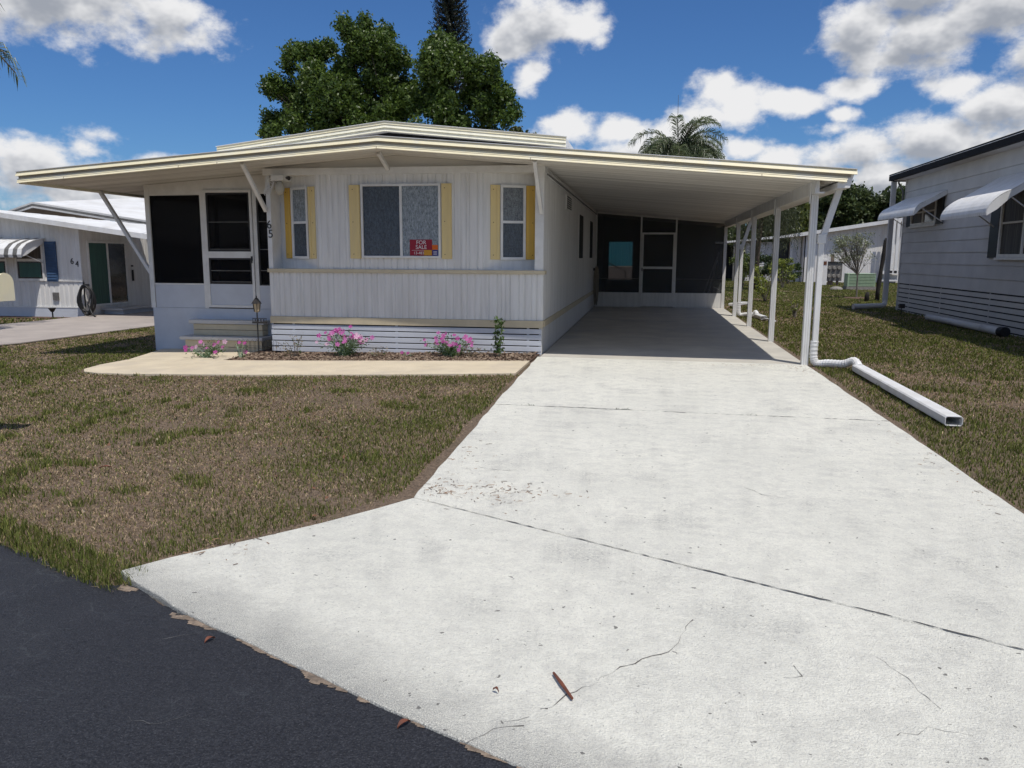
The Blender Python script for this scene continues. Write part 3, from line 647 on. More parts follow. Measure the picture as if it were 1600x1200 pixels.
# ---------- big roof with cream fascia
def rbar(parent, name, m, xa, xb, y0, y1, lo, hi, zfun=roofz, back=0):
    mb = MB(); xs = [xa]+([RX] if xa < RX < xb else [])+[xb]
    for p, q in zip(xs[:-1], xs[1:]):
        mb.hexa([(p,y0,zfun(p)+lo),(q,y0,zfun(q)+lo),(q,y1,zfun(q)+lo),(p,y1,zfun(p)+lo),(p,y0+back,zfun(p)+hi),(q,y0+back,zfun(q)+hi),(q,y1,zfun(q)+hi),(p,y1,zfun(p)+hi)])
    return mb.build(name, m, parent)
roof = rbar(home, 'roof', 'white_roof', -10.0, 2.62, YF+.01, 29.5, .10, .15)
def ceiling(xa, xb, name):
    mb = MB(); y = YF+.03; xs = [xa]+([RX] if xa < RX < xb else [])+[xb]; V = []; prof = []
    while y < 29.4:
        prof += [(y,.032),(y+.022,.032),(y+.03,.0),(y+.14,.0),(y+.145,.012),(y+.165,.012),(y+.17,0),(y+.292,.0),(y+.30,.032)]; y += .3
    k = len(prof)
    for x in xs: V += [(x, yy, roofz(x)+.015+o) for yy, o in prof]
    F = []
    for c in range(len(xs)-1):
        for i in range(k-1): F.append((c*k+i, c*k+i+1, (c+1)*k+i+1, (c+1)*k+i))
    mb.add(V, F).build(name, 'soffit', roof)
ceiling(-9.95, 2.58, 'ceiling_pans')
# fascia bands front
rbar(roof, 'fascia_upper_band', 'cream', -10.06, 2.735, YF-.050, YF, .105, .172, back=.032)
rbar(roof, 'fascia_groove', 'fascia_groove', -10.03, 2.66, YF-.012, YF+.004, .066, .105)
rbar(roof, 'fascia_lower_band', 'cream', -10.05, 2.62, YF-.034, YF, .031, .066, back=.02)
rbar(roof, 'fascia_lower_band', 'cream', -10.05, 2.61, YF-.044, YF, -.002, .028, back=.014)
rbar(roof, 'roof_edge_cap', 'white_roof', -10.06, 2.735, YF-.04, YF+.05, .1725, .182)
for x in (-9.2,-7.2,-6.55,-4.0,-1.7,1.5):
    rbar(roof, 'fascia_joint', 'fascia_groove', x-.003, x+.003, YF-.0455, YF-.03, -.002, .027)
# left eave beam and right eave gutter, running back
box('eave_beam', 'pale_cream', roof, -10.045, -9.93, YF+.002, 25.0, roofz(-9.95)-.02, roofz(-9.95)+.14)
gut = MB().hexa([(2.50,YF+.002,2.478),(2.66,YF+.002,2.478),(2.66,25.2,2.478),(2.50,25.2,2.478),(2.50,YF+.002,2.545),(2.72,YF+.002,2.72),(2.72,25.2,2.72),(2.50,25.2,2.56)]).build('gutter', 'white_metal', roof)
# carport beam and posts
beam = MB().box(2.245,2.30,YF+.15,25.0,2.44,2.60).box(2.245,2.37,YF+.15,25.0,2.42,2.44).build('carport_beam', 'white_metal', home)
for y in (11.98,15.24,18.52,21.66):
    p = MB().box(2.25,2.345,y,y+.10,-.01,2.419).build('carport_post', 'white_metal', home, bevel=.006)
    for k in (.03,.06): MB().box(2.25+k-.003,2.25+k+.003,y-.002,y+.001,0,2.4).build('groove', 'meter_grey' if False else 'grey_white', p)
    MB().box(2.225,2.243,y+.02,y+.07,2.30,2.58).build('bracket', 'white_metal', p)
# braces under the fascia
def brace(a, b, w=.055):
    MB().bar(a, b, w, w).build('brace', 'white_metal', home, bevel=.004)
brace((-1.66,Y0-.02,2.21), (-1.66,11.68,roofz(-1.66)+.0))
brace((-4.12,Y0-.05,2.90), (-4.12,12.0,roofz(-4.12)+.0))
brace((-6.24,Y0-.02,2.26), (-6.24,11.75,roofz(-6.24)+.0))
brace((-8.92,13.25,1.21), (-9.95,13.40,2.70), .06)
# soffit gable infill between header trim and roof
for x0_, x1_ in ((X0,RX),(RX,X1)):
    MB().prism([(x0_,Y0+.02,2.936),(x1_,Y0+.02,2.936),(x1_,Y0+.02,roofz(x1_)+.012),(x0_,Y0+.02,roofz(x0_)+.012)],(0,.05,0)).build('gable_infill', 'soffit', home)
# upper (house) roof, standing above the big roof
def uz(x): return 3.57 - .117*abs(x+4.05) if x < -4.05 else 3.57-.102*(x+4.05)
def ubar(name, m, xa, xb, y0, y1, lo, hi, parent, back=0):
    mb = MB(); xs = [xa,-4.05,xb]
    for p, q in zip(xs[:-1], xs[1:]):
        mb.hexa([(p,y0,uz(p)+lo),(q,y0,uz(q)+lo),(q,y1,uz(q)+lo),(p,y1,uz(p)+lo),(p,y0+back,uz(p)+hi),(q,y0+back,uz(q)+hi),(q,y1,uz(q)+hi),(p,y1,uz(p)+hi)])
    return mb.build(name, m, parent)
ur = ubar('upper_roof', 'white_roof', -6.84, -1.26, 12.13, 26, -.135, 0, home)
ubar('upper_fascia', 'cream', -6.85, -1.255, 12.095, 12.129, -.035, .004, ur, back=.018)
ubar('upper_fascia', 'pale_cream', -6.85, -1.255, 12.09, 12.129, -.085, -.037, ur, back=.02)
ubar('upper_fascia', 'pale_cream', -6.85, -1.255, 12.095, 12.129, -.137, -.088, ur, back=.02)
ubar('roof_edge_cap', 'white_roof', -6.86, -1.245, 12.09, 12.17, .005, .013, ur)
mb = MB()
for p, q in ((-6.6,-4.05),(-4.05,-1.5)):
    mb.hexa([(p,12.3,roofz(p)+.13),(q,12.3,roofz(q)+.13),(q,12.34,roofz(q)+.13),(p,12.34,roofz(p)+.13),(p,12.3,uz(p)-.13),(q,12.3,uz(q)-.13),(q,12.34,uz(q)-.13),(p,12.34,uz(p)-.13)])
mb.build('roof_gap_shade', 'dark_fascia', ur)  # near-black sheet filling the gap between the roofs, its shade painted in

# ---------- screened porch (left)
YP = 13.2; PK = YP/12.9       # porch front stands a little behind the house front
def kx(x): return x if x == X0 else x*PK
def kz(z): return 1.55+(z-1.55)*PK
def pbox(name, m, x0, x1, z0, z1, y0=YP, y1=YP+.05, parent=None, bevel=0): return box(name, m, parent or home, kx(x0), kx(x1), y0, y1, kz(z0), kz(z1), bevel=bevel)
pbox('porch_base', 'porch_white', -8.69, X0, -.2, .612)
pbox('porch_panel', 'porch_white', -8.62, -7.68, .616, 1.02)
pbox('porch_panel', 'porch_white', -6.70, X0, .616, 1.02)
pbox('porch_sill', 'white_trim', -8.70, -7.66, 1.02, 1.045, YP-.01, YP+.06)
pbox('porch_post', 'white_trim', -8.715, -8.632, .61, 2.75, YP-.008, YP+.075)
pbox('porch_post', 'white_trim', -7.675, -7.60, .61, 2.75, YP-.006, YP+.06)
pbox('porch_post', 'white_trim', -6.70, -6.63, .61, 2.75, YP-.006, YP+.06)
mb = MB(); xl = kx(-8.715); mb.hexa([(xl,YP,kz(2.555)),(X0,YP,kz(2.575)),(X0,YP+.06,kz(2.575)),(xl,YP+.06,kz(2.555)),(xl,YP,roofz(xl)+.01),(X0,YP,roofz(X0)+.01),(X0,YP+.06,roofz(X0)+.01),(xl,YP+.06,roofz(xl)+.01)])
mb.build('porch_header', 'white_trim', home)
pbox('porch_screen', 'screen_black', -8.632, -7.675, 1.045, 2.557, YP+.02, YP+.024)
pbox('porch_window', 'screen_black', -6.615, X0, 1.05, 2.58, YP+.02, YP+.024)
pbox('window_track', 'black_metal', -6.63, -6.60, 1.02, 2.58, YP+.004, YP+.03)
for z in (1.02,1.27,1.63,2.10,): pbox('window_rail', 'meter_grey', -6.60, X0, z, z+.014, YP+.004, YP+.018)
pd = frame((0,YP,0), uX, nF, kx(-7.595), kx(-6.705), kz(.63), kz(2.64), .045, .03).build('porch_door', 'white_trim', home, bevel=.004)
pbox('door_kick_panel', 'porch_white', -7.55, -6.75, .675, 1.04, YP-.014, YP-.002, pd)
pbox('door_mid_rail', 'white_trim', -7.55, -6.75, 1.49, 1.60, YP-.026, YP-.004, pd)
for z0_, z1_, zb in ((1.60,2.595,2.10),(1.04,1.49,1.27)):
    fr = frame((0,YP,0), uX, nF, kx(-7.55), kx(-6.75), kz(z0_), kz(z1_), .03, .018).build('door_sash', 'black_metal', pd)
    pbox('pane', 'screen_black', -7.52, -6.78, z0_+.03, z1_-.03, YP-.004, YP, fr)
    pbox('sash_bar', 'meter_grey', -7.52, -6.78, zb-.006, zb+.008, YP-.014, YP-.005, fr)
    pbox('sash_bar', 'meter_grey', -7.52, -6.78, z0_+.034, z0_+.046, YP-.014, YP-.005, fr)
MB().box(-6.90,-6.88,YP-.06,YP-.03,1.44,1.52).box(-6.905,-6.875,YP-.07,YP-.055,1.40,1.46).build('door_handle', 'black_metal', pd)
pbox('door_threshold', 'dark', -7.6, -6.7, .613, .629, YP-.012, YP-.0005, home)
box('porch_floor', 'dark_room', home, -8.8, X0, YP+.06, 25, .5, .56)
ribbed((-8.89,25), (-8.89,YP+.06), -.25, 1.0, .1, .008, .05, .02).build('porch_side_base', 'porch_white', home)
box('porch_side_screen', 'screen_black', home, -8.90, -8.896, YP+.08, 24.9, 1.0, 2.73)
for y in (15.5,18,20.5,23): box('porch_side_post', 'white_trim', home, -8.92, -8.85, y, y+.06, 1.0, 2.74)
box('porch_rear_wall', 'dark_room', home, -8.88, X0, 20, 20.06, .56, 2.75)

# ---------- screen room at the back of the carport
YB = 25.0
def rb(name, m, x0, x1, z0, z1, y0=YB, y1=YB+.05, parent=None): return box(name, m, parent or home, x0, x1, y0, y1, z0, z1)
rb('kick_panel', 'white_wall', -1.62, -.235, -.01, .444); rb('kick_panel', 'white_wall', .85, 2.29, -.01, .444)
for x in (-.255, .80): rb('screen_post', 'white_trim', x, x+.05, .0, roofz(x)+.01, YB-.012, YB+.06)
rb('screen_post', 'white_trim', 2.24, 2.33, -.01, 2.44, YB-.02, YB+.08); rb('screen_post', 'white_trim', -1.62, -1.575, .444, roofz(-1.6)+.01, YB-.01, YB+.05)
rb('screen_rail', 'meter_grey', -1.575, -.255, .86, .875, YB-.005, YB+.005); rb('screen_rail', 'meter_grey', .85, 2.24, .86, .875, YB-.005, YB+.005)
for x0_, x1_ in ((-1.575,-.255),(-.205,.80),(.85,2.24)):
    lo = 2.30 if x0_ == -.205 else .444
    MB().hexa([(x0_,YB+.02,lo),(x1_,YB+.02,lo),(x1_,YB+.023,lo),(x0_,YB+.023,lo),(x0_,YB+.02,roofz(x0_)),(x1_,YB+.02,roofz(x1_)),(x1_,YB+.023,roofz(x1_)),(x0_,YB+.023,roofz(x0_))]).build('screen_panel', 'screen_grey', home)
sdr = frame((0,YB,0), uX, nF, -.203, .798, .02, 2.27, .055, .03).build('screen_door', 'white_trim', home)
rb('door_mid_rail', 'white_trim', -.148, .743, 1.17, 1.24, YB-.025, YB-.003, sdr)
rb('door_kick_panel', 'white_wall', -.148, .743, .075, .44, YB-.018, YB-.003, sdr)
rb('door_screen', 'screen_grey', -.148, .743, .44, 2.215, YB-.002, YB+.001, sdr)
rb('door_handle', 'black_metal', -.19, -.16, 1.1, 1.2, YB-.05, YB-.031, sdr)
mb = MB(); mb.hexa([(-1.62,YB-.01,roofz(-1.62)-.05),(2.3,YB-.01,roofz(2.3)-.05),(2.3,YB+.04,roofz(2.3)-.05),(-1.62,YB+.04,roofz(-1.62)-.05),(-1.62,YB-.01,roofz(-1.62)+.01),(2.3,YB-.01,roofz(2.3)+.01),(2.3,YB+.04,roofz(2.3)+.01),(-1.62,YB+.04,roofz(-1.62)+.01)]); mb.build('screen_header', 'soffit', home)
# room behind: rear wall with an opening
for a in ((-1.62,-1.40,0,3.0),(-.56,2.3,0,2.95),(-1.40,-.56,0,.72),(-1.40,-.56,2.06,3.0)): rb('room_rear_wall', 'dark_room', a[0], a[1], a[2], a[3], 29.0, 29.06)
rb('room_right_base', 'white_wall', 2.28, 2.33, -.01, .5, 25.1, 29)
rb('room_right_screen', 'screen_grey', 2.29, 2.294, .5, 2.5, 25.1, 29)
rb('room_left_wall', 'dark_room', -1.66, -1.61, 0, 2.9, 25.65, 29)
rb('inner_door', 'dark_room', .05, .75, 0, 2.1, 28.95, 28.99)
# things behind the screen
t = thing('wall_cross', (1.73,28.95,1.6), 'dark ornamental cross hanging behind the carport screen', 'cross')
MB().bar((1.98,28.94,1.42),(1.98,28.94,2.0),.07,.04,(0,1,0)).build('upright', 'black_metal', t); MB().bar((1.72,28.95,1.80),(2.24,28.95,1.80),.07,.03,(0,1,0)).build('crossbar', 'black_metal', t)
for k, (x, l) in enumerate(((1.62,.55),(1.78,.35))):
    o = MB().bar((x,25.5,.02),(x+l,25.7,1.7-.25*k),.05,.03).build('leaning_board', 'white_trim'); tag(o, ['longer','shorter'][k]+' white board leaning inside the screen room corner', 'board', 'boards leaning in the screen room')
bn = thing('bench', (-.9,26.5,0), 'low dark bench inside the screen room below the window', 'bench')
box('seat', 'black_metal', bn, -1.5, -.3, 26.3, 26.8, .72, .77)
for x in (-1.45,-.38): box('leg', 'black_metal', bn, x, x+.05, 26.35, 26.75, 0, .72)
# security light under the header
fl = MB().box(-6.10,-5.88,Y0-.10,Y0+.30,2.74,2.83).build('flood_light', 'white_trim', home, bevel=.01)
MB().lathe((-5.98,Y0-.03,2.60),[(.02,.14),(.05,.12),(.075,.06),(.078,.0),(.06,-.06),(.02,-.085)],12).build('globe', 'globe_glass', fl, smooth=True)
MB().tube([(-5.82,Y0-.1,2.78),(-5.76,Y0-.14,2.77)], [.02,.035], 8).build('sensor', 'black_metal', fl)
sc = MB(); rr = random.Random(2)
for k in range(7):
    a = k*.9; sc.tube([(-6.2+.06*math.cos(a+i*.8)+.012*k, Y0-.03, 2.55+.03*k+.05*math.sin(a+i*.8)) for i in range(6)], .008, 5)
sc.build('bracket_scroll', 'white_metal', home)

# signs behind the big window's right pane
sg = thing('sale_sign', (-3.56,Y0-.02,1.54), 'dark red FOR SALE sign in the corner of the large window', 'sign')
box('board', 'sign_red', sg, -3.79, -3.42, Y0-.019, Y0-.0155, 1.545, 1.80)
text('FOR', .088, (-3.60,Y0-.021,1.752), (R(90),0,0), 'sign_white', sg); text('SALE', .088, (-3.60,Y0-.021,1.678), (R(90),0,0), 'sign_white', sg)
box('rule', 'sign_white', sg, -3.76, -3.45, Y0-.0205, Y0-.0195, 1.628, 1.632)
text('13-483', .062, (-3.64,Y0-.0215,1.585), (R(90),0,0), 'sign_white', sg)
o = box('sticker', 'sign_amber', None, -3.555, -3.425, Y0-.024, Y0-.022, 1.55, 1.635); tag(o, 'amber sticker over the lower edge of the red sign', 'sticker', 'small stickers in the window')
o = box('sticker', 'sign_orange', None, -3.42, -3.325, Y0-.019, Y0-.016, 1.64, 1.715); tag(o, 'orange sticker above the blue one in the window', 'sticker', 'small stickers in the window')
o = box('sticker', 'sign_blue', None, -3.415, -3.325, Y0-.019, Y0-.016, 1.545, 1.635); tag(o, 'dark blue sticker in the lower window corner', 'sticker', 'small stickers in the window')
for k, z in enumerate((1.565,1.585,1.605)): box('print_line', 'sign_white', o, -3.40, -3.34, Y0-.0205, Y0-.0195, z, z+.008)

# ---------- porch steps
st = thing('porch_steps', (-7.3,13.0,-.15), 'two low beige block steps with grey treads before the porch door', 'steps')
for (x0_,x1_,y0_,y1_,z0_,z1_) in ((-8.03,-6.58,12.78,13.19,-.18,.062),(-7.98,-6.66,12.98,13.19,.125,.328)):
    n = 2; hh = (z1_-z0_)/n
    for k in range(n): box('block_course', 'beige' , st, x0_, x1_, y0_, y1_, z0_+k*hh+.003, z0_+(k+1)*hh-.003, bevel=.006)
box('tread', 'grey_white', st, -8.12, -6.55, 12.74, 13.185, .065, .122, bevel=.008); box('tread', 'grey_white', st, -8.05, -6.62, 12.95, 13.185, .331, .40, bevel=.008)

# ---------- garden lamp, wire sign and wire fence
lp = thing('garden_lamp', (-6.42,12.35,-.12), 'small black lantern on a stake beside the porch steps', 'lamp')
MB().tube([(-6.42,12.35,-.14),(-6.42,12.35,.60)], .011, 6).build('stake', 'black_metal', lp)
MB().lathe((-6.42,12.35,.60),[(.03,0),(.045,.02),(.06,.13),(.062,.14)],6).build('lantern', 'lamp_glass', lp)
MB().lathe((-6.42,12.35,.742),[(.095,0),(.075,.03),(.03,.085),(.012,.10),(.012,.13)],6).build('lantern_roof', 'black_metal', lp)
for k in range(6):
    a = k*math.pi/3; MB().bar((-6.42+.047*math.cos(a),12.35+.047*math.sin(a),.61),(-6.42+.064*math.cos(a),12.35+.064*math.sin(a),.742),.01,.01).build('lantern_rib', 'black_metal', lp)
sgn = thing('garden_sign', (-6.42,12.33,.4), 'small dark wrought scroll plate hung under the black lantern', 'ornament')
mb = MB()
for k in range(5):
    mb.tube([(-6.46+.05*k+.022*math.cos(i*.7),12.31,.47+.03*math.sin(i*.7)) for i in range(10)], .005, 5)
mb.bar((-6.49,12.31,.43),(-6.23,12.31,.43),.02,.03); mb.bar((-6.49,12.31,.50),(-6.23,12.31,.50),.008,.008); mb.build('scrollwork', 'black_metal', sgn)
fc = thing('wire_fence', (-6.4,12.2,-.12), 'low dark wire edging beside the lantern', 'fence')
for k in range(9): MB().tube([(-6.72+.08*k,12.2,-.14),(-6.72+.08*k,12.2,.12),(-6.69+.08*k,12.2,.16),(-6.66+.08*k,12.2,.12),(-6.66+.08*k,12.2,-.14)], .003, 4).build('wire_loop', 'black_metal', fc)
MB().tube([(-6.74,12.2,.05),(-6.0,12.2,.05)], .003, 4).build('wire_rail', 'black_metal', fc)

# ---------- downspouts
def downspout(x, y, label, ext, L_):
    d = thing('downspout', (x,y,0), label, 'downspout', 'white carport downspouts')
    def rect(pts, w, h, name, m='white_metal'):
        mb = MB()
        for a, b in zip(pts[:-1], pts[1:]): mb.bar(a, b, w, h, (0,1,0))
        return mb.build(name, m, d, bevel=.006)
    rect([(x+.20,y,2.50),(x+.02,y,1.83)], .085, .075, 'elbow'); rect([(x+.004,y,1.86),(x+.004,y,.30)], .075, .09, 'pipe')
    mb = MB(); mb.box(x-.052,x+.058,y-.056,y+.056,1.74,1.87); mb.build('collar', 'white_metal', d, bevel=.004)
    P = []; ctl = [Vector((x,y,.36)),Vector((x+.0,y,.12)),Vector((x+.05,y-.02,.03)),Vector((x+.18,y-.12,.05)),Vector((x+.34,y-.32,.07)),Vector((ext[0],ext[1]+.1,.13)),Vector((ext[0]+.02,ext[1]-.12,.06))]
    for i in range(len(ctl)-1):
        p0, p1, p2, p3 = ctl[max(0,i-1)], ctl[i], ctl[i+1], ctl[min(len(ctl)-1,i+2)]
        for k in range(9):
            t = k/9; P.append(.5*((2*p1)+(p2-p0)*t+(2*p0-5*p1+4*p2-p3)*t*t+(3*p1-p0-3*p2+p3)*t**3))
    MB().tube(P, [.052+.006*(i%2) for i in range(len(P))], 12).build('flexible_elbow', 'white_metal', d)
    if L_:
        a = Vector((ext[0]+.02,ext[1]-.05,.055)); b = Vector((ext[0]+L_[0],ext[1]-L_[1],.045)); dd = (b-a).normalized(); r = Vector((dd.y,-dd.x,0)); V = []
        oct_ = [(1,.7),(.82,1),(-.82,1),(-1,.7),(-1,-.7),(-.82,-1),(.82,-1),(1,-.7)]
        for p, hw, hh in ((a,.078,.046),(b,.078,.046),(b,.072,.040),(b-dd*.5,.072,.040)):
            for cx_, cz_ in oct_: V.append(p+r*(hw*cx_)+Vector((0,0,hh*cz_)))
        F = [(k,(k+1)%8,8+(k+1)%8,8+k) for k in range(8)]+[(8+k,8+(k+1)%8,16+(k+1)%8,16+k) for k in range(8)]+[(16+k,16+(k+1)%8,24+(k+1)%8,24+k) for k in range(8)]+[tuple(range(24,32)), tuple(range(7,-1,-1))]
        MB().add(V, F).build('ground_pipe', 'white_metal', d)
    return d
downspout(2.41, 11.97, 'white downspout beside the nearest carport post with long pipe across the lawn', (2.86,11.42), (0.0,3.6))
downspout(2.41, 21.75, 'white downspout at the fourth carport post ending in a short ground pipe', (2.80,21.3), (.1,.75))
o = MB().bar((2.62,21.9,.03),(3.05,19.8,.03),.05,.04).build('loose_rail', 'white_metal'); tag(o, 'thin white rail lying in the grass by the far downspout', 'rail')
o = MB().bar((2.55,25.2,.10),(3.1,26.2,.10),.16,.08).build('splash_block', 'white_trim', bevel=.01); tag(o, 'white splash block in the grass past the last carport post', 'splash block')

# ---------- garden hose on the side wall
h = thing('garden_hose', (X1+.1,24.2,.3), 'beige garden hose coiled on the carport wall near the screen', 'hose')
MB().box(X1+.01,X1+.14,24.1,24.3,1.12,1.2).build('hanger', 'meter_grey', h)
pts = []
for i in range(160):
    a = i*2*math.pi/20; k = i/160; pts.append((X1+.05+.10*k+.02*math.sin(a*.37), 24.2+.34*math.sin(a)*(1-.2*math.sin(i*.11)), .66+(.52-.06*math.sin(i*.21))*math.cos(a)))
MB().tube(pts, .016, 6).build('coil', 'hose_beige', h, smooth=True)

# ---------- mailbox at the left edge
mbx = thing('mailbox', (-5.75,6.25,g1(-5.75)), 'cream round-topped mailbox on a post at the left edge', 'mailbox')
MB().box(-6.12,-6.03,6.16,6.25,g1(-5.75)-.05,1.13).build('post', 'white_trim', mbx)
prof = [(-.09,0),(.09,0),(.09,.15)]+[(.09*math.cos(a),.15+.09*math.sin(a)) for a in np.linspace(.2,math.pi-.2,9)]+[(-.09,.15)]
MB().prism([(-6.20,6.2+x,1.135+z) for x, z in prof], (.59,0,0)).build('box', 'cream', mbx, bevel=.004)
MB().prism([(-5.608,6.2+x*1.04,1.133+z*1.03) for x, z in prof], (.012,0,0)).build('door', 'cream', mbx)

# ---------- bits on the driveway
o = MB().tube([(-.30,2.735,.012),(-.262,2.66,.016),(-.215,2.575,.011)], [.005,.007,.005], 6).build('fallen_stick', 'leaf_brown'); tag(o, 'brown twig lying across a crack in the driveway', 'twig')
def leaf(x, y, z, s, a, label):
    V = []
    for i in range(7):
        t = i/6; w = s*.45*math.sin(math.pi*min(.98,t+.02)); cx = x+math.cos(a)*s*(t-.5)*2; cy = y+math.sin(a)*s*(t-.5)*2; cz = z+.012*math.sin(math.pi*t)
        V += [(cx-math.sin(a)*w,cy+math.cos(a)*w,cz+.006),(cx,cy,cz),(cx+math.sin(a)*w,cy-math.cos(a)*w,cz+.008)]
    F = []
    for i in range(6): F += [(3*i,3*i+1,3*i+4,3*i+3),(3*i+1,3*i+2,3*i+5,3*i+4)]
    o = MB().add(V, F).build('dry_leaf', 'leaf_brown'); tag(o, label, 'leaf', 'dry leaves by the driveway edge')
leaf(-.49,2.58,.006,.014,-.5,'small reddish dry leaf on the driveway left of the twig')
leaf(-1.72,2.78,-.012,.026,1.2,'orange brown dry leaf on the asphalt at the driveway edge')
leaf(-.76,2.345,-.008,.028,1.0,'dark curled dry leaf on the driveway edge near the camera')
leaf(-3.95,5.15,-.03,.045,.4,'large dark dry leaf lying in the brown lawn')
#PART3
# ---------------------------------------------------------------- grey house on the right
rh = thing('grey_house', (7.43, 20, 0), 'grey-white lap-sided house with dark eave and white awnings on the right', 'house')
XR = 7.43; YE = 25.55; YN = 4.0
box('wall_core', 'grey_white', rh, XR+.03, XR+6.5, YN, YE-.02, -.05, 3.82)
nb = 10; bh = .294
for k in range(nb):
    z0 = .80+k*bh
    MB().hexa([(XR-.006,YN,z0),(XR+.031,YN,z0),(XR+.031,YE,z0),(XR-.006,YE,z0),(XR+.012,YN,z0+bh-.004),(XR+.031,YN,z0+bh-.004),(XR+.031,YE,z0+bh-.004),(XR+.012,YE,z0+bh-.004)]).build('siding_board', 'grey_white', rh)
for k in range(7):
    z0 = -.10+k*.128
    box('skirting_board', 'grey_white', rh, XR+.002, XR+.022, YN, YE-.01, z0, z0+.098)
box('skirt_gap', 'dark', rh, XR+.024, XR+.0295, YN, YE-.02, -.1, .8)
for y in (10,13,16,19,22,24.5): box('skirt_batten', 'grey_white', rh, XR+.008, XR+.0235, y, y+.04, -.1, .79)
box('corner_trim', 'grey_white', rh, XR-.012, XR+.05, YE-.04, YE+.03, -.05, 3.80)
# eave: soffit board, dark fascia, thin light drip edge, roof slope
box('soffit', 'grey_white', rh, XR-.30, XR+.03, YN, YE+.2, 3.80, 3.825)
box('fascia', 'dark_fascia', rh, XR-.40, XR-.30, YN, YE+.35, 3.80, 3.935)
box('fascia', 'dark_fascia', rh, XR-.30, XR+6, YE+.21, YE+.35, 3.78, 3.93)
box('drip_edge', 'white_metal', rh, XR-.405, XR-.30, YN, YE+.33, 3.937, 3.948)
MB().hexa([(XR-.40,YN,3.95),(XR+3.5,YN,4.45),(XR+3.5,YE+.35,4.45),(XR-.40,YE+.35,3.95),(XR-.40,YN,3.985),(XR+3.5,YN,4.49),(XR+3.5,YE+.35,4.49),(XR-.40,YE+.35,3.985)]).build('roof', 'dark_fascia', rh)
# windows
def rwin(y0, y1, z0, z1, nsash):
    f = frame((XR,0,0), (0,1,0), (-1,0,0), y0, y1, z0, z1, .07, .05).build('window_frame', 'white_trim', rh)
    box('pane', 'curtain_grey', f, XR-.0125, XR-.008, y0+.07, y1-.07, z0+.07, z1-.07)
    for k in range(1, nsash): y = y0+(y1-y0)*k/nsash; box('mullion', 'white_trim', f, XR-.045, XR-.014, y-.03, y+.03, z0+.07, z1-.07)
    box('sash_rail', 'white_trim', f, XR-.035, XR-.013, y0+.07, y1-.07, (z0+z1)/2-.02, (z0+z1)/2+.02)
    box('dark_half', 'dark_glass', f, XR-.0175, XR-.013, y0+.07, y0+(y1-y0)*.5, z0+.07, z1-.07)
    box('sill', 'white_trim', f, XR-.08, XR-.051, y0-.04, y1+.04, z0-.05, z0-.002)
    return f
rwin(22.75,24.75,2.43,3.15,2); rwin(15.4,18.75,1.56,3.0,3)
for y0, y1, z0, z1 in ((22.25,22.70,2.42,3.2),(24.80,25.15,2.42,3.1),(18.8,19.25,1.55,3.0)): box('shutter', 'dark_shutter', rh, XR-.04, XR-.008, y0, y1, z0, z1)
# aluminium awnings with ribbed rolled lips
def awning(y0, y1, zt, name_lbl, sx, sz, lx, lz):
    a = thing('window_awning', (XR, (y0+y1)/2, zt), name_lbl, 'awning', 'white awnings on the grey house')
    V = []; F = []; prof = [(XR-.012,zt),(XR-sx*.5,zt-sz*.5),(XR-sx,zt-sz)]
    lip = [(XR-sx-lx*math.sin(t), zt-sz-lz*(.35*math.sin(t)+.65*(1-math.cos(t)))) for t in np.linspace(0, 1.75, 9)]
    def sheet(pr, m, name, rib):
        mb = MB(); ys = []; y = y0
        while y < y1-1e-6: ys += [(y,0),(y+.03,.010),(y+.06,.010)]; y += .09
        ys.append((y1,0)); k = len(pr); V = []
        for yy, o in ys:
            for j, (x, z) in enumerate(pr):
                V.append((x-(o if rib else o*.4)*.7, min(yy,y1), z+(o if rib else o*.4)*.7))
        for i in range(len(ys)-1):
            for j in range(k-1): mb.f.append((i*k+j, i*k+j+1, (i+1)*k+j+1, (i+1)*k+j))
        mb.v = V; o = mb.build(name, m, a)
        so = o.modifiers.new('thickness', 'SOLIDIFY'); so.thickness = .008
    sheet(prof, 'white_metal', 'top_sheet', False); sheet(lip, 'white_metal', 'rolled_lip', True)
    for yy in (y0-.012, y1+.004):
        MB().prism([(XR-sx,yy,zt-sz-.004)]+[(x,yy,z-.006) for x, z in lip[1:]]+[(XR-sx-lx*.55,yy,zt-sz-lz*.85),(XR-sx,yy,zt-sz-.14)], (0,.008,0)).build('lip_end', 'white_metal', a)
        MB().prism([(XR-.012,yy,zt-.005),(XR-sx,yy,zt-sz-.008),(XR-sx,yy,zt-sz-.14),(XR-.012,yy,zt-.12)], (0,.008,0)).build('side_valance', 'white_metal', a)
    for yy in (y0+.06, y1-.06): MB().bar((XR-sx,yy,zt-sz-.1),(XR-.03,yy,zt-1.05 if zt > 3.2 and y0 < 18 else zt-.8),.025,.02).build('support_arm', 'grey_white', a)
awning(22.15, 25.35, 3.25, 'smaller white awning over the far window of the grey house', .60, .32, .16, .28)
awning(16.67, 19.1, 3.26, 'larger white ribbed awning over the near window of the grey house', .72, .44, .40, .42)
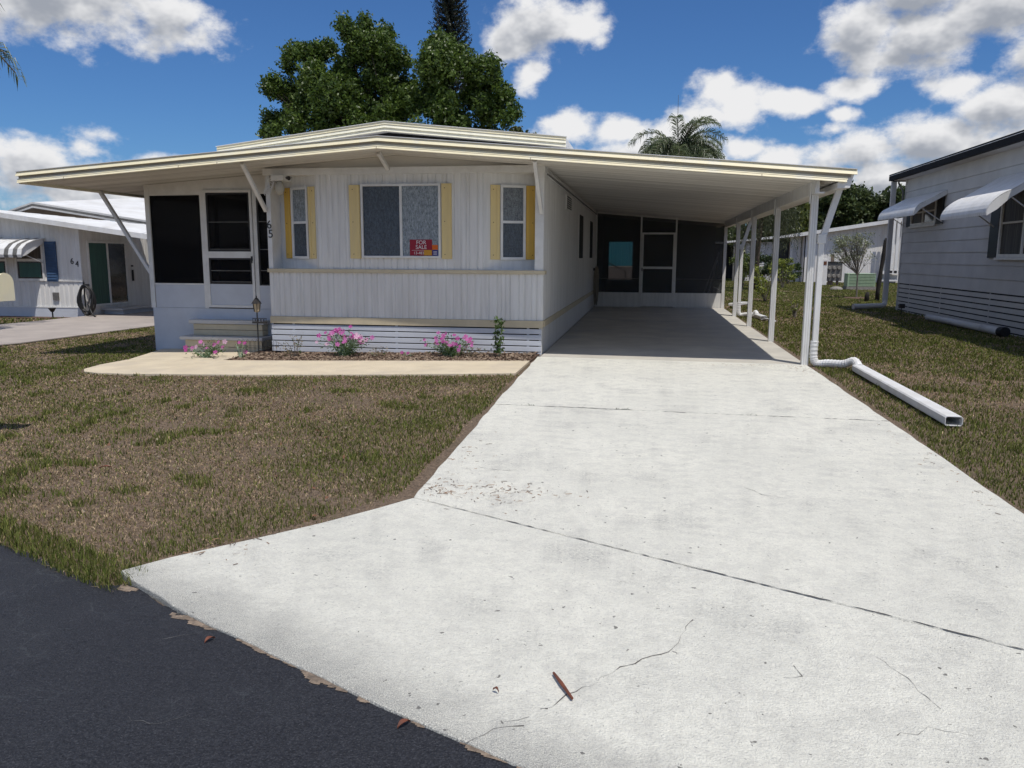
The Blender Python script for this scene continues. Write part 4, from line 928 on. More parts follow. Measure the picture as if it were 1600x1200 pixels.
# downspout post at far corner and ground pipes
dsr = thing('corner_downspout', (7.2,25.9,0), 'grey-white downspout at the far corner of the grey house bending onto the grass', 'downspout')
MB().box(7.10,7.24,25.80,25.90,.22,3.80).build('pipe', 'grey_white', dsr, bevel=.01)
MB().tube([(7.17,25.85,.24),(7.15,25.8,.14),(7.02,25.72,.10),(6.75,25.6,.10),(6.45,25.45,.09),(6.15,25.35,.085)], [.07,.075,.075,.075,.08,.085], 10).build('ground_pipe', 'grey_white', dsr)
gp = thing('drain_pipe', (7.1,18.5,0), 'long white drain pipe lying along the foot of the grey house', 'pipe')
MB().tube([(6.95,21.3,.08),(7.0,19.6,.08),(7.06,18.1,.08)], .075, 12).build('pipe', 'grey_white', gp, smooth=True); MB().tube([(7.055,18.2,.08),(7.07,17.4,.08)], .085, 12).build('coupling', 'grey_white', gp, smooth=True)
MB().tube([(7.07,17.4,.08),(7.08,17.2,.09)], .1, 12).build('black_end', 'dark', gp)
sp = thing('spot_light', (7.0,23.6,0), 'small black ground spotlight beside the grey house skirting', 'spotlight')
MB().tube([(7.0,23.6,-.03),(7.0,23.6,.16)], .012, 6).build('stake', 'black_metal', sp); MB().box(6.93,7.07,23.53,23.66,.16,.28).build('head', 'black_metal', sp, bevel=.01)
MB().tube([(7.25,25.7,3.75),(7.3,25.62,3.6),(7.36,25.58,3.5),(7.38,25.57,2.9)], .03, 8).build('conduit', 'meter_grey', rh)

# ---------------------------------------------------------------- house numbered 64 on the left
nh = thing('neighbour_house', (-19,20.9,-.28), 'white ribbed house numbered 64 with sliding door behind a concrete drive', 'house')
XN, YNf, ZB = -16.3, 20.9, -.30
def nroof(x): return 2.324-.1326*(x+16.3)     # lower roof line, front
ribbed((-27,YNf),(XN,YNf), .0, .745, .16, .02, .08, .05).build('lower_siding', 'white_wall', nh)
ribbed((-27,YNf),(XN,YNf), .775, 2.3, .16, .012, .08, .04, ztop=lambda u: min(2.9, nroof(-27+u)-.02)).build('upper_siding', 'white_wall', nh)
box('belt_trim', 'white_trim', nh, -27, XN+.02, YNf-.03, YNf-.001, .747, .773)
box('base_course', 'porch_white', nh, -27, XN-.01, YNf-.02, YNf+.05, ZB-.1, -.004); box('base_trim', 'white_trim', nh, -27, XN, YNf-.03, YNf-.021, -.03, .0)
ribbed((XN,YNf+.001),(XN,34), ZB, 2.25, .16, .008, .08, .03).build('side_siding', 'white_wall', nh)
box('corner_trim', 'white_trim', nh, XN-.06, XN+.016, YNf-.02, YNf+.05, .78, 2.28)
# sliding door on the side wall
fr = frame((XN,0,0),(0,1,0),(1,0,0), 21.18, 22.95, .0, 1.93, .06, .04).build('sliding_door', 'white_trim', nh)
box('pane', 'curtain_green', fr, XN+.012, XN+.018, 21.24, 22.04, .06, 1.87); box('pane', 'dark_glass', fr, XN+.010, XN+.016, 22.09, 22.89, .06, 1.87); box('stile', 'white_trim', fr, XN+.012, XN+.035, 22.03, 22.10, .06, 1.87)
box('handle', 'black_metal', nh, XN+.01, XN+.06, 23.18, 23.22, .7, 1.05); box('handle', 'black_metal', nh, XN+.01, XN+.05, 23.17, 23.23, 1.15, 1.2)
stp = thing('neighbour_step', (-15.9,22.4,ZB), 'low pale step under the sliding door of house 64', 'step')
box('tread', 'grey_white', stp, XN+.02, XN+.75, 21.6, 23.3, -.13, -.08, bevel=.01); box('block', 'porch_white', stp, XN+.04, XN+.68, 21.7, 23.2, -.28, -.132)
for ch, x, z in (('6',-16.58,1.33),('4',-16.42,1.25)): text(ch, .24, (x,YNf-.006,z), (R(90),0,0), 'black_metal', nh, 'house_number_digit', .005)
# windows and awning
for x0, x1 in ((-19.6,-18.72),(-18.45,-17.5)):
    f = frame((0,YNf,0), uX, nF, x0, x1, .76, 1.95, .06, .04).build('window_frame', 'white_trim', nh)
    box('pane', 'dark_glass', f, x0+.06, x1-.06, YNf-.016, YNf-.010, .82, 1.32); box('pane', 'curtain_grey', f, x0+.06, x1-.06, YNf-.015, YNf-.009, 1.40, 1.89)
    box('meeting_rail', 'white_trim', f, x0+.06, x1-.06, YNf-.03, YNf-.008, 1.32, 1.40)
    box('curtain_glimpse', 'curtain_green', f, x0+.12, x1-.12, YNf-.0185, YNf-.0165, .86, 1.28)
s = box('shutter', 'blue_grey_shutter', nh, -17.42, -17.06, YNf-.05, YNf-.012, .74, 1.90)
for k in range(14): MB().hexa([(-17.39,YNf-.066,.80+k*.078),(-17.09,YNf-.066,.80+k*.078),(-17.09,YNf-.051,.80+k*.078),(-17.39,YNf-.051,.80+k*.078),(-17.39,YNf-.053,.85+k*.078),(-17.09,YNf-.053,.85+k*.078),(-17.09,YNf-.051,.85+k*.078),(-17.39,YNf-.051,.85+k*.078)]).build('slat', 'blue_grey_shutter', s)
aw = thing('striped_awning', (-18.7,YNf,1.95), 'white window awning with grey stripes on house 64', 'awning')
yA = YNf; prof = [(0,2.0),(-.45,1.93),(-.75,1.82),(-.92,1.68),(-.97,1.52),(-.95,1.45)]
x = -20.2; i = 0
while x < -17.45:
    w = .14; mb = MB(); k = len(prof)
    mb.add([(x,yA+p-.003*(i%2),z+.003*(i%2)) for p, z in prof]+[(x+w,yA+p-.003*(i%2),z+.003*(i%2)) for p, z in prof]+[(x,yA+p,z-.012) for p, z in prof]+[(x+w,yA+p,z-.012) for p, z in prof], [(j,k+j,k+j+1,j+1) for j in range(k-1)]+[(2*k+j,2*k+j+1,3*k+j+1,3*k+j) for j in range(k-1)]+[(k-1,2*k-1,4*k-1,3*k-1),(0,1,2*k+1,2*k),(k,3*k,3*k+1,k+1)])
    mb.build('awning_strip', 'meter_grey' if i in (16,18,9) else 'white_metal', aw); x += w; i += 1
MB().prism([(-17.46,yA+p,z-.004) for p, z in prof]+[(-17.46,yA-.75,1.5),(-17.46,yA-.02,1.86)], (.012,0,0)).build('awning_side', 'white_metal', aw)
for xx in (-17.52,-19.0): MB().bar((xx,yA-.8,1.55),(xx,yA-.02,1.28),.02,.02).build('support_arm', 'grey_white', aw)
o = box('outlet_cover', 'meter_grey', nh, -17.28, -17.10, YNf-.05, YNf-.002, .20, .42)
# roofs
def nb_roof(name, m, pts_f, yb, rise, th, parent):
    mb = MB()
    for (x0,y0,z0),(x1,y1,z1) in zip(pts_f[:-1], pts_f[1:]):
        mb.hexa([(x0,y0,z0),(x1,y1,z1),(x1,yb,z1+rise),(x0,yb,z0+rise),(x0,y0,z0+th),(x1,y1,z1+th),(x1,yb,z1+rise+th),(x0,yb,z0+rise+th)])
    return mb.build(name, m, parent)
def nback(x): return 2.80-.0883*(x+20.24)
lr = MB().hexa([(-21.5,20.4,nroof(-21.5)),(-11.8,20.4,nroof(-11.8)),(-11.8,23.6,nback(-11.8)),(-21.5,23.6,nback(-21.5)),(-21.5,20.4,nroof(-21.5)+.05),(-11.8,20.4,nroof(-11.8)+.05),(-11.8,23.6,nback(-11.8)+.05),(-21.5,23.6,nback(-21.5)+.05)]).build('carport_roof', 'white_roof', nh)
for k in range(15):
    xk = -21+.62*k; MB().hexa([(xk,20.44,nroof(xk)+.052),(xk+.05,20.44,nroof(xk+.05)+.052),(xk+.05,23.6,nback(xk+.05)+.052),(xk,23.6,nback(xk)+.052),(xk,20.44,nroof(xk)+.085),(xk+.05,20.44,nroof(xk+.05)+.085),(xk+.05,23.6,nback(xk+.05)+.085),(xk,23.6,nback(xk)+.085)]).build('roof_rib', 'white_roof', lr)
MB().hexa([(-21.5,20.36,nroof(-21.5)-.03),(-11.8,20.36,nroof(-11.8)-.03),(-11.8,20.4,nroof(-11.8)-.03),(-21.5,20.4,nroof(-21.5)-.03),(-21.5,20.36,nroof(-21.5)+.11),(-11.8,20.36,nroof(-11.8)+.11),(-11.8,20.4,nroof(-11.8)+.11),(-21.5,20.4,nroof(-21.5)+.11)]).build('fascia', 'white_metal', lr)
ax = -20.29
ur2 = nb_roof('upper_roof', 'white_roof', [(-23.5,24,2.28),(ax,24,3.20),(-12.4,24,2.03)], 33, .85, .05, nh)
for (xa,za),(xb,zb) in (((-23.5,2.28),(ax,3.20)),((ax,3.20),(-12.4,2.03))):
    for dz, h_, m_ in ((-.01,.055,'grey_white'),(-.07,.055,'meter_grey'),(-.14,.06,'grey_white')):
        MB().hexa([(xa,23.92,za+dz),(xb,23.92,zb+dz),(xb,24,zb+dz),(xa,24,za+dz),(xa,23.92,za+dz+h_),(xb,23.92,zb+dz+h_),(xb,24,zb+dz+h_),(xa,24,za+dz+h_)]).build('fascia_band', m_, ur2)
hs = thing('black_hose', (-16.1,20.75,ZB), 'black garden hose coiled on the corner of house 64', 'hose')
pts = []
for i in range(130):
    a = i*2*math.pi/18; k = i/130; pts.append((-16.12+.22*math.sin(a)*(1+.2*math.sin(i*.2)), 20.82-.10*k-.02*math.sin(i), .23+(.40+.05*math.sin(i*.17))*math.cos(a)))
pts += [(-15.95,20.6,.1),(-15.8,20.55,-.15),(-15.65,20.5,-.26)]
MB().tube(pts, .024, 6).build('coil', 'hose_black', hs, smooth=True); MB().box(-16.16,-16.06,20.8,20.88,.60,.68).build('hanger', 'black_metal', hs)
sp2 = thing('neighbour_spot_light', (-17.0,20.5,ZB), 'small dark ground spotlight in front of house 64', 'spotlight')
MB().tube([(-17.0,20.45,ZB-.05),(-17.0,20.45,-.12)], .02, 6).build('stake', 'black_metal', sp2); MB().lathe((-17.0,20.45,-.12),[(.04,0),(.10,.10),(.10,.12)],8).build('head', 'black_metal', sp2)
o = MB().add([(-27,20.2,-.305),(XN-.3,20.35,-.30),(XN-.1,20.88,-.30),(-27,20.88,-.30)], [(0,1,2,3)]).build('neighbour_bed', 'mulch'); tag(o, kind='structure')

# ---------------------------------------------------------------- far buildings behind
def far_building():
    b = thing('white_building', (12,53,0), 'long white building with pale sloping roof edge behind the utility meters', 'building')
    YB_ = 53.0
    rz = lambda x: 3.02+.152*(x-9.5)
    ribbed((9.67,YB_),(15.4,YB_), -.1, 3, .35, .012, .1, .04, ztop=lambda u: rz(9.67+u)-.05).build('wall', 'white_wall', b)
    MB().hexa([(9.3,52.5,rz(9.3)-.16),(15.6,52.5,rz(15.6)-.16),(15.6,64,rz(15.6)-.16),(9.3,64,rz(9.3)-.16),(9.3,52.5,rz(9.3)+.06),(15.6,52.5,rz(15.6)+.06),(15.6,64,rz(15.6)+.06),(9.3,64,rz(9.3)+.06)]).build('roof', 'white_roof', b)
    ribbed((9.66,64),(9.66,YB_), -.1, 2.9, .35, .012, .1, .04).build('side_wall', 'white_wall', b)
    for k in range(5): MB().box(14.35+.26*k,14.52+.26*k,52.2,52.3,.6,3.9).build('awning_strip', 'white_metal', b)
    f = box('wall_fixture', 'white_trim', b, 13.1, 13.35, 52.8, 52.98, 2.2, 2.9)
    MB().box(14.2,15.4,52.2,52.9,.55,.75).box(14.2,15.4,52.3,52.8,.1,.2).build('stoop', 'white_trim', b)
    c = thing('white_shed', (7,54,0), 'low white carport shed with dark opening left of the long white building', 'shed')
    MB().hexa([(4.2,53.2,2.36),(9.45,53.2,2.86),(9.45,62,2.86),(4.2,62,2.36),(4.2,53.2,2.46),(9.45,53.2,3.02),(9.45,62,3.02),(4.2,62,2.46)]).build('roof', 'white_roof', c)
    ribbed((8.93,53.6),(9.6,53.6), -.1, 2.84, .3, .012, .1, .04).build('wall', 'white_wall', c); box('window', 'grey_white', c, 9.1, 9.35, 53.55, 53.58, 1.1, 2.2)
    box('dark_opening', 'dark_room', c, 8.0, 8.93, 54.0, 54.1, 0, 2.76); ribbed((6.2,53.8),(8.0,53.8), 0, 2.5, .3, .012, .1, .04).build('wall', 'grey_white', c)
    for k in range(7): box('louver', 'white_trim', c, 6.3, 7.4, 53.74, 53.78, .9+k*.2, 1.04+k*.2)
    for x in (4.6,5.4): box('post', 'meter_grey', c, x, x+.1, 53.3, 53.4, 0, 2.4)
    box('rear_wall', 'dark_room', c, 4.2, 6.2, 60, 60.1, 0, 2.4)
    s = thing('teal_shed', (-1.2,37,0), 'teal and tan shed glimpsed through the screen room window', 'shed')
    ribbed((-4.2,36),(2,36), 1.12, 3.1, .16, .015, .08, .03).build('upper_wall', 'teal', s); ribbed((-4.2,36),(2,36), -.1, 1.08, .6, .01, .08, .02).build('lower_wall', 'tan', s)
    box('roof', 'teal', s, -4.4, 2.2, 35.8, 40, 3.1, 3.18); box('corner_board', 'white_trim', s, -1.95, -1.80, 35.9, 35.97, 0, 3.05)
    r = thing('stair_rail', (-1.4,33,0), 'dark sloping handrail outside the screen room window', 'handrail')
    MB().bar((-1.75,33,1.35),(-.9,33,.95),.05,.05).build('rail', 'black_metal', r); MB().bar((-.9,33,-.05),(-.9,33,.95),.05,.05).build('post', 'black_metal', r); MB().bar((-1.75,33,-.05),(-1.75,33,1.35),.05,.05).build('post', 'black_metal', r)
far_building()

# ---------------------------------------------------------------- yard things
um = thing('meter_pedestal', (10.4,47.8,0), 'grey electric meter board with round meters on timber posts', 'meter board')
box('board', 'meter_grey', um, 10.0, 10.85, 47.75, 47.85, .22, 1.25); box('cap', 'black_metal', um, 9.97, 10.88, 47.7, 47.9, 1.252, 1.31)
for x in (10.14,10.6): box('timber_post', 'wood_grey', um, x, x+.12, 47.86, 47.98, -.05, 1.2)
box('tall_post', 'wood_grey', um, 10.25, 10.42, 47.87, 48.0, -.05, 1.68)
for x in (10.16,10.42,10.68):
    for z in (.5,.95): MB().tube([(x,47.75,z),(x,47.66,z)], [.1,.085], 12).build('meter', 'stone_grey', um)
pe = thing('power_pedestal', (9.85,47.5,0), 'tall pale power pedestal box beside the meter board', 'pedestal')
box('cabinet', 'white_trim', pe, 9.70, 9.98, 47.4, 47.6, -.02, 1.46, bevel=.02); box('outlet', 'rust', pe, 9.76, 9.92, 47.385, 47.399, 1.12, 1.32)
ac = thing('condenser_unit', (10.3,41.5,0), 'pale green louvred air conditioner standing in the grass', 'air conditioner')
box('plinth', 'stone_grey', ac, 9.60, 10.95, 41.1, 41.9, -.03, .14); box('casing', 'dark_room', ac, 9.72, 10.86, 41.2, 41.8, .14, .72)
for k in range(8): MB().hexa([(9.65,41.13,.16+k*.072),(10.92,41.13,.16+k*.072),(10.92,41.19,.18+k*.072),(9.65,41.19,.18+k*.072),(9.65,41.13,.20+k*.072),(10.92,41.13,.20+k*.072),(10.92,41.19,.22+k*.072),(9.65,41.19,.22+k*.072)]).build('louver', 'unit_green', ac)
box('top', 'unit_green', ac, 9.63, 10.93, 41.12, 41.86, .73, .77, bevel=.01); box('side', 'unit_green', ac, 9.63, 9.70, 41.12, 41.86, .15, .729); box('side', 'unit_green', ac, 10.86, 10.93, 41.2, 41.86, .15, .729)
o = MB().lathe((9.1,41,0),[(.32,-.03),(.30,.05),(.2,.12),(.05,.15)],8).build('field_stone', 'stone_grey', smooth=False); tag(o, 'grey stone in the grass left of the green air conditioner', 'stone')
ct = thing('dark_stump', (8.25,30.6,0), 'tall thin black dead trunk leaning beside the young tree', 'dead trunk')
MB().tube([(8.22,30.6,-.05),(8.23,30.6,.4),(8.25,30.6,.7),(8.28,30.6,1.1),(8.34,30.6,1.7),(8.38,30.6,2.15),(8.38,30.6,2.24)], [.085,.07,.085,.065,.08,.085,.04], 9).build('trunk', 'dark_stump', ct, smooth=True)
MB().tube([(7.85,30.55,-.05),(7.86,30.55,.2),(7.87,30.55,.32)], [.09,.08,.04], 8).build('side_stub', 'dark_stump', ct, smooth=True)
o = MB().tube([(1.83,60,6),(1.80,60,9),(1.76,60,12.9)], [.04,.03,.012], 6).build('antenna_mast', 'meter_grey'); tag(o, 'thin antenna mast rising behind the palm crown', 'antenna')

# ---------------------------------------------------------------- trees and plants
def leaves(name, parent, clumps, n, size, cols, seed, shell=2.0, aspect=.5, up=.3, jitter=.35):
    rs = np.random.RandomState(seed); vol = np.array([c[3]*c[4]*c[5] for c in clumps])**.75; pr = vol/vol.sum()
    idx = rs.choice(len(clumps), n, p=pr); c = np.array(clumps)[idx]
    d = rs.normal(size=(n,3)); d /= np.linalg.norm(d, axis=1)[:,None]; r = rs.rand(n)**(1/shell)
    # lumpy outline
    lump = 1+jitter*(np.sin(d[:,0]*5+idx)*np.cos(d[:,2]*6+idx*1.7)+.5*np.sin(d[:,1]*9+idx*.6))
    p = c[:,:3]+d*c[:,3:6]*(r*lump)[:,None]
    nr = rs.normal(size=(n,3))+d*.5+np.array([0,0,up]); nr /= np.linalg.norm(nr, axis=1)[:,None]
    t = np.cross(nr, rs.normal(size=(n,3))); t /= np.linalg.norm(t, axis=1)[:,None]; b = np.cross(nr, t)
    s = size*rs.uniform(.6,1.35,n)[:,None]
    V = np.stack([p-t*s, p-b*s*aspect-t*s*.1, p+t*s, p+b*s*aspect+t*s*.1], 1).reshape(-1,3)
    k = rs.rand(n,1); C = np.array(cols[0])*(1-k)+np.array(cols[1])*k; C = C*rs.uniform(.75,1.25,(n,1))
    return npmesh(name, V, np.arange(n*4).reshape(n,4), np.repeat(C,4,0), 'leaf', parent)
def limb_tree(t, base, h0, clumps, r0, m='bark', seed=1, nmax=40):
    rs = random.Random(seed); mb = MB(); b = Vector(base); top = b+Vector((0,0,h0))
    mb.tube([b-Vector((0,0,.2)), b+Vector((.05,0,h0*.5)), top], [r0*1.25, r0*.95, r0*.8], 10)
    tr = mb.build('trunk', m, t, smooth=True); lb = MB()
    for c in clumps[:nmax]:
        e = Vector(c[:3])-Vector((0,0,c[5]*.2)); mid = top.lerp(e,.5)+Vector((rs.uniform(-.3,.3),rs.uniform(-.3,.3),rs.uniform(-.1,.5)))*min(1, r0*4)
        lb.tube([top-Vector((0,0,h0*.12)), mid, e], [r0*.5, r0*.28, r0*.08], 6)
    lb.build('limbs', m, t, smooth=True)

GREEN = ((.042,.082,.016),(.13,.19,.032))
bt = thing('shade_tree', (-11.5,36,0), 'large dark green broadleaf tree rising behind the mobile home roof', 'tree')
bc = []
rs = random.Random(12)
def add(x, z, r, n=7, spread=.9):
    for k in range(n):
        bc.append((x+rs.uniform(-1,1)*r*spread, 36+rs.uniform(-1,1)*r*1.3, z+rs.uniform(-1,1)*r*spread, r*rs.uniform(.38,.62), r*rs.uniform(.5,.7), r*rs.uniform(.42,.68)))
add(-17.2,7.6,.75,7); add(-16.6,9.3,.85,8); add(-15.3,10.0,1.0,8); add(-14.9,8.6,1.2,8); add(-13.0,10.9,.95,8); add(-12.2,9.6,1.3,10); add(-13.4,8.2,1.3,8)
add(-16.3,7.3,.7,5); add(-9.2,9.9,1.0,8); add(-8.7,8.7,1.35,10); add(-7.4,9.0,.85,7); add(-6.9,7.9,.8,7); add(-10.2,8.6,.7,6); add(-10.5,7.2,1.0,6); add(-8,7.2,1.2,7); add(-12.0,7.0,1.1,6)
add(-14.8,6.4,1.3,5); add(-10,5.6,1.6,6); add(-13.9,9.6,1.0,7,.7); add(-11.3,8.4,1.0,7,.7); add(-12.6,10.2,.8,6,.7); add(-16.0,8.3,.8,6,.7); add(-9.6,7.9,.9,6,.7); add(-7.6,8.1,.9,6,.7); add(-13.2,7.0,1.2,6)
for x, z in ((-12.75,11.75),(-13.6,11.4),(-11.8,11.3),(-15.8,10.7),(-14.7,10.9),(-16.7,10.2),(-9.6,10.7),(-8.6,10.5),(-7.3,9.9),(-6.45,8.7),(-17.9,7.9)): bc.append((x,36+rs.uniform(-.5,.5),z,.4,.5,.5))
leaves('crown', bt, bc, 190000, .082, GREEN, 5, 2.2, .5)
limb_tree(bt, (-11.6,36.8,-.1), 3.5, bc, .16, 'bark', 3, 60)
# conifer
cf = thing('norfolk_pine', (-8.9,46,0), 'dark tall conifer with upturned branches behind the shade tree', 'tree')
MB().tube([(-11.4,46,-.2),(-11.4,46,8),(-11.4,46,20)], [.35,.25,.05], 10).build('trunk', 'bark', cf, smooth=True)
cv, cc_ = [], []
rs2 = np.random.RandomState(8); tw = MB()
for lv in np.arange(9.5, 19.5, .34):
    L0 = (1.45-(lv-9.5)*.11)*(1+.1*rs2.rand()); nb_ = 9
    for k in range(nb_):
        a = k*2*math.pi/nb_+lv*1.7; pts = []
        for i in range(9):
            t = i/8; pts.append(np.array([-11.4+math.cos(a)*L0*t, 46+math.sin(a)*L0*t, lv-.15*t+.65*t*t*L0]))
        tw.tube([tuple(p) for p in pts[::4]], [.05,.035,.012], 4)
        for i in range(1,9):
            for q in range(9):
                d = rs2.normal(size=3); d[2] = abs(d[2])*1.2; d /= np.linalg.norm(d); s = .16*(1.2-.4*i/8); p = pts[i]+rs2.normal(size=3)*.05
                w = np.cross(d, rs2.normal(size=3)); w = w/np.linalg.norm(w)*.028
                cv += [p-w, p+w, p+d*s*1.5]
tw.build('branches', 'bark', cf)
cv = np.array(cv); nC = len(cv)//3; cc_ = np.array([.022,.032,.020])*rs2.uniform(.6,1.5,(nC,1))
npmesh('crown', cv, np.arange(nC*3).reshape(nC,3), np.repeat(cc_,3,0), 'leaf', cf)
def simple_tree(label, x, y, h, clumps, n, size, cols, seed, r=.2, group=None, name='tree', m='bark', shell=2.2, aspect=.5):
    t = thing(name, (x,y,0), label, 'tree', group); leaves('crown', t, clumps, n, size, cols, seed, shell, aspect); limb_tree(t, (x,y,g1(x)), h, clumps, r, m, seed); return t
def puff(x, y, z, r, n, seed, flat=1.0):
    q = random.Random(seed); return [(x+q.uniform(-1,1)*r*.75, y+q.uniform(-1,1)*r*.75, z+q.uniform(-1,1)*r*.7*flat, r*q.uniform(.3,.5), r*q.uniform(.3,.5), r*q.uniform(.25,.45)*flat) for _ in range(n)]
simple_tree('olive green treetop peeking over the right end of the upper roof', -6.6, 45, 4, puff(-7.0,45,7.6,1.0,9,3)+puff(-8.2,45,7.2,1.0,8,4), 9000, .13, ((.06,.08,.02),(.12,.12,.03)), 9, name='round_tree')
simple_tree('small dark treetop just left of the porch above the neighbour roof', -31.2, 45, 2.4, puff(-31.3,45,3.5,1.1,12,6,.7), 6000, .13, ((.04,.07,.018),(.08,.11,.03)), 10, name='round_tree')
TL = [(x_, y_, z_*.95, r_) for x_, y_, z_, r_ in [(4.5,68,4.4,2.2),(8,72,5.0,2.6),(10.8,70,5.6,2.2),(13.2,74,6.2,2.3),(15.6,73,7.3,1.9),(18.6,74,6.6,2.4),(21,72,6.9,1.9),(17,76,5.6,2.4),(24,75,6.5,2.6)]]
TLL = ['leftmost of the dark trees behind the sheds, seen between carport posts','dark tree behind the shed, second from the left','bright-edged tree directly behind the second carport post','broad dark tree behind the first carport post','tallest pointed dark tree right of the nearest carport post','dark rounded tree above the long white building','dark open tree left of the grey house eave','lower dark tree filling the gap above the long white building','dark tree mostly hidden behind the grey house']
for k, (x, y, z, r) in enumerate(TL):
    simple_tree(TLL[k], x, y, max(1.5,z-r*1.2), puff(x,y,z-r*.25,r,22,20+k)+puff(x,y,z-r*1.2,r*1.1,12,60+k), 11000, .17, ((.05,.08,.02),(.16,.18,.04)) if k in (1,2) else ((.04,.068,.024),(.11,.14,.045)), 30+k, .22, 'trees behind the far buildings', 'background_tree')
# young tree
yc = puff(7.78,32.6,1.95,1.0,34,71,.72); yc = [(a,b,c,d*.75,e*.75,f*.75) for a,b,c,d,e,f in yc]
yt = thing('young_tree', (8.0,32.6,0), 'young slender tree with airy silvery leaves before the white building', 'tree')
leaves('crown', yt, yc, 2300, .042, ((.16,.19,.10),(.36,.38,.24)), 72, 1.6, .4)
mb = MB(); mb.tube([(8.0,32.6,-.05),(7.99,32.6,.5),(7.98,32.6,.95)], [.035,.03,.026], 8); tk = mb.build('trunk', 'grey_bark', yt); lb = MB(); rs3 = random.Random(4)
for c in yc: 
    m_ = Vector((7.98,32.6,.95)).lerp(Vector(c[:3]),.5)+Vector((0,0,-.05)); lb.tube([(7.98,32.6,.85+rs3.random()*.1), m_, c[:3]], [.014,.009,.004], 5)
    for q in range(4): lb.tube([m_, (c[0]+rs3.uniform(-.25,.25), c[1]+rs3.uniform(-.25,.25), c[2]+rs3.uniform(-.15,.3))], [.007,.003], 4)
lb.build('limbs', 'grey_bark', yt)
# weeping tree behind the carport
wt = thing('weeping_tree', (5.2,40,0), 'drooping tree with hanging strands seen between the carport posts', 'tree')
MB().tube([(5.2,40,-.1),(5.15,40,1.5),(5.25,40,3.0),(5.3,40,4.2)], [.15,.13,.11,.08], 9).build('trunk', 'bark', wt, smooth=True)
rs4 = np.random.RandomState(3); vv = []
for k in range(520):
    a = rs4.uniform(0,6.28); rr_ = rs4.uniform(.1,1.6); x = 5.5+math.cos(a)*rr_; y = 40+math.sin(a)*rr_; z = 4.7-rr_*.5+rs4.normal()*.25; ln = rs4.uniform(.5,2.6)*(1 if rr_ > .5 else .5)
    for i in range(30):
        t = i/30; p = np.array([x+math.cos(a)*.1*t+rs4.normal()*.03, y+rs4.normal()*.03, z-ln*t]); d = rs4.normal(size=3)*.5+np.array([0,0,-1]); d /= np.linalg.norm(d); w = np.cross(d, rs4.normal(size=3)); w = w/np.linalg.norm(w)*.013; vv += [p-w, p+w, p+d*.13]
vv = np.array(vv); nW = len(vv)//3
npmesh('crown', vv, np.arange(nW*3).reshape(nW,3), np.repeat(np.array([.085,.10,.045])*rs4.uniform(.5,1.3,(nW,1)),3,0), 'leaf', wt)
# palms
def palm(name, label, base, h, nf, L0, seed, lean=0, cols=((.07,.11,.045),(.19,.22,.11)), r=.16, lw=.012, ll=.55, nl=46):
    t = thing(name, base, label, 'palm'); b = Vector(base); rs_ = np.random.RandomState(seed); top = b+Vector((lean,0,h))
    MB().tube([b-Vector((0,0,.2)), b.lerp(top,.5)+Vector((.08,0,0)), top], [r*1.2,r*.95,r*.9], 10).build('trunk', 'grey_bark', t, smooth=True)
    V = []; C = []; rach = MB()
    for k in range(nf):
        a = k*2.399+rs_.uniform(-.2,.2); e0 = rs_.uniform(.25,1.35); L_ = L0*rs_.uniform(.8,1.1); p = np.array(top); d = np.array([math.cos(a)*math.cos(e0), math.sin(a)*math.cos(e0), math.sin(e0)]); pts = [p.copy()]; n = 16
        for i in range(n):
            d[2] -= .17*(1+.6*i/n)*(.55+.6*math.cos(e0)); d /= np.linalg.norm(d); p = p+d*L_/n; pts.append(p.copy())
        rach.tube([tuple(q) for q in pts[::3]], [.03*(1-i/7)+.006 for i in range(len(pts[::3]))], 5)
        for i in range(nl):
            t_ = .12+.88*i/nl; f = t_*n; j = min(n-1, int(f)); q = pts[j]+(pts[j+1]-pts[j])*(f-j); ax_ = pts[j+1]-pts[j]; ax_ /= np.linalg.norm(ax_); sd_ = np.cross(ax_, [0,0,1]); sd_ /= np.linalg.norm(sd_)+1e-6
            for sgn_ in (-1,1):
                dr = sd_*sgn_*rs_.uniform(.5,1)+ax_*.45+np.array([0,0,rs_.uniform(-.1,.5)]); dr /= np.linalg.norm(dr); l = ll*(1-.5*abs(t_-.45))*rs_.uniform(.8,1.15)
                m1 = q+dr*l*.5; m2 = m1+(dr*.45+np.array([0,0,-.75]))*l*.5; w = np.cross(dr, [rs_.normal(),rs_.normal(),rs_.normal()]); w = w/np.linalg.norm(w)*lw
                V += [q-w*.6, q+w*.6, m1+w, m1-w,  m1-w, m1+w, m2+w*.15, m2-w*.15]
                c = np.array(cols[0])+(np.array(cols[1])-np.array(cols[0]))*rs_.rand(); C += [c]*8
    rach.build('frond_stalks', 'grey_bark', t); V = np.array(V); n4 = len(V)//4
    npmesh('crown', V, np.arange(n4*4).reshape(n4,4), np.array(C), 'leaf', t); return t
palm('queen_palm', 'feathery queen palm crown rising above the carport roof', (1.95,60,0), 8.5, 62, 4.4, 5, 0, lw=.024, ll=1.05, nl=70)
palm('edge_palm', 'palm whose frond tips hang into the upper left corner', (-15.35,15.2,-.30), 5.75, 22, 2.35, 8, 0, lw=.011, ll=.6, nl=50)

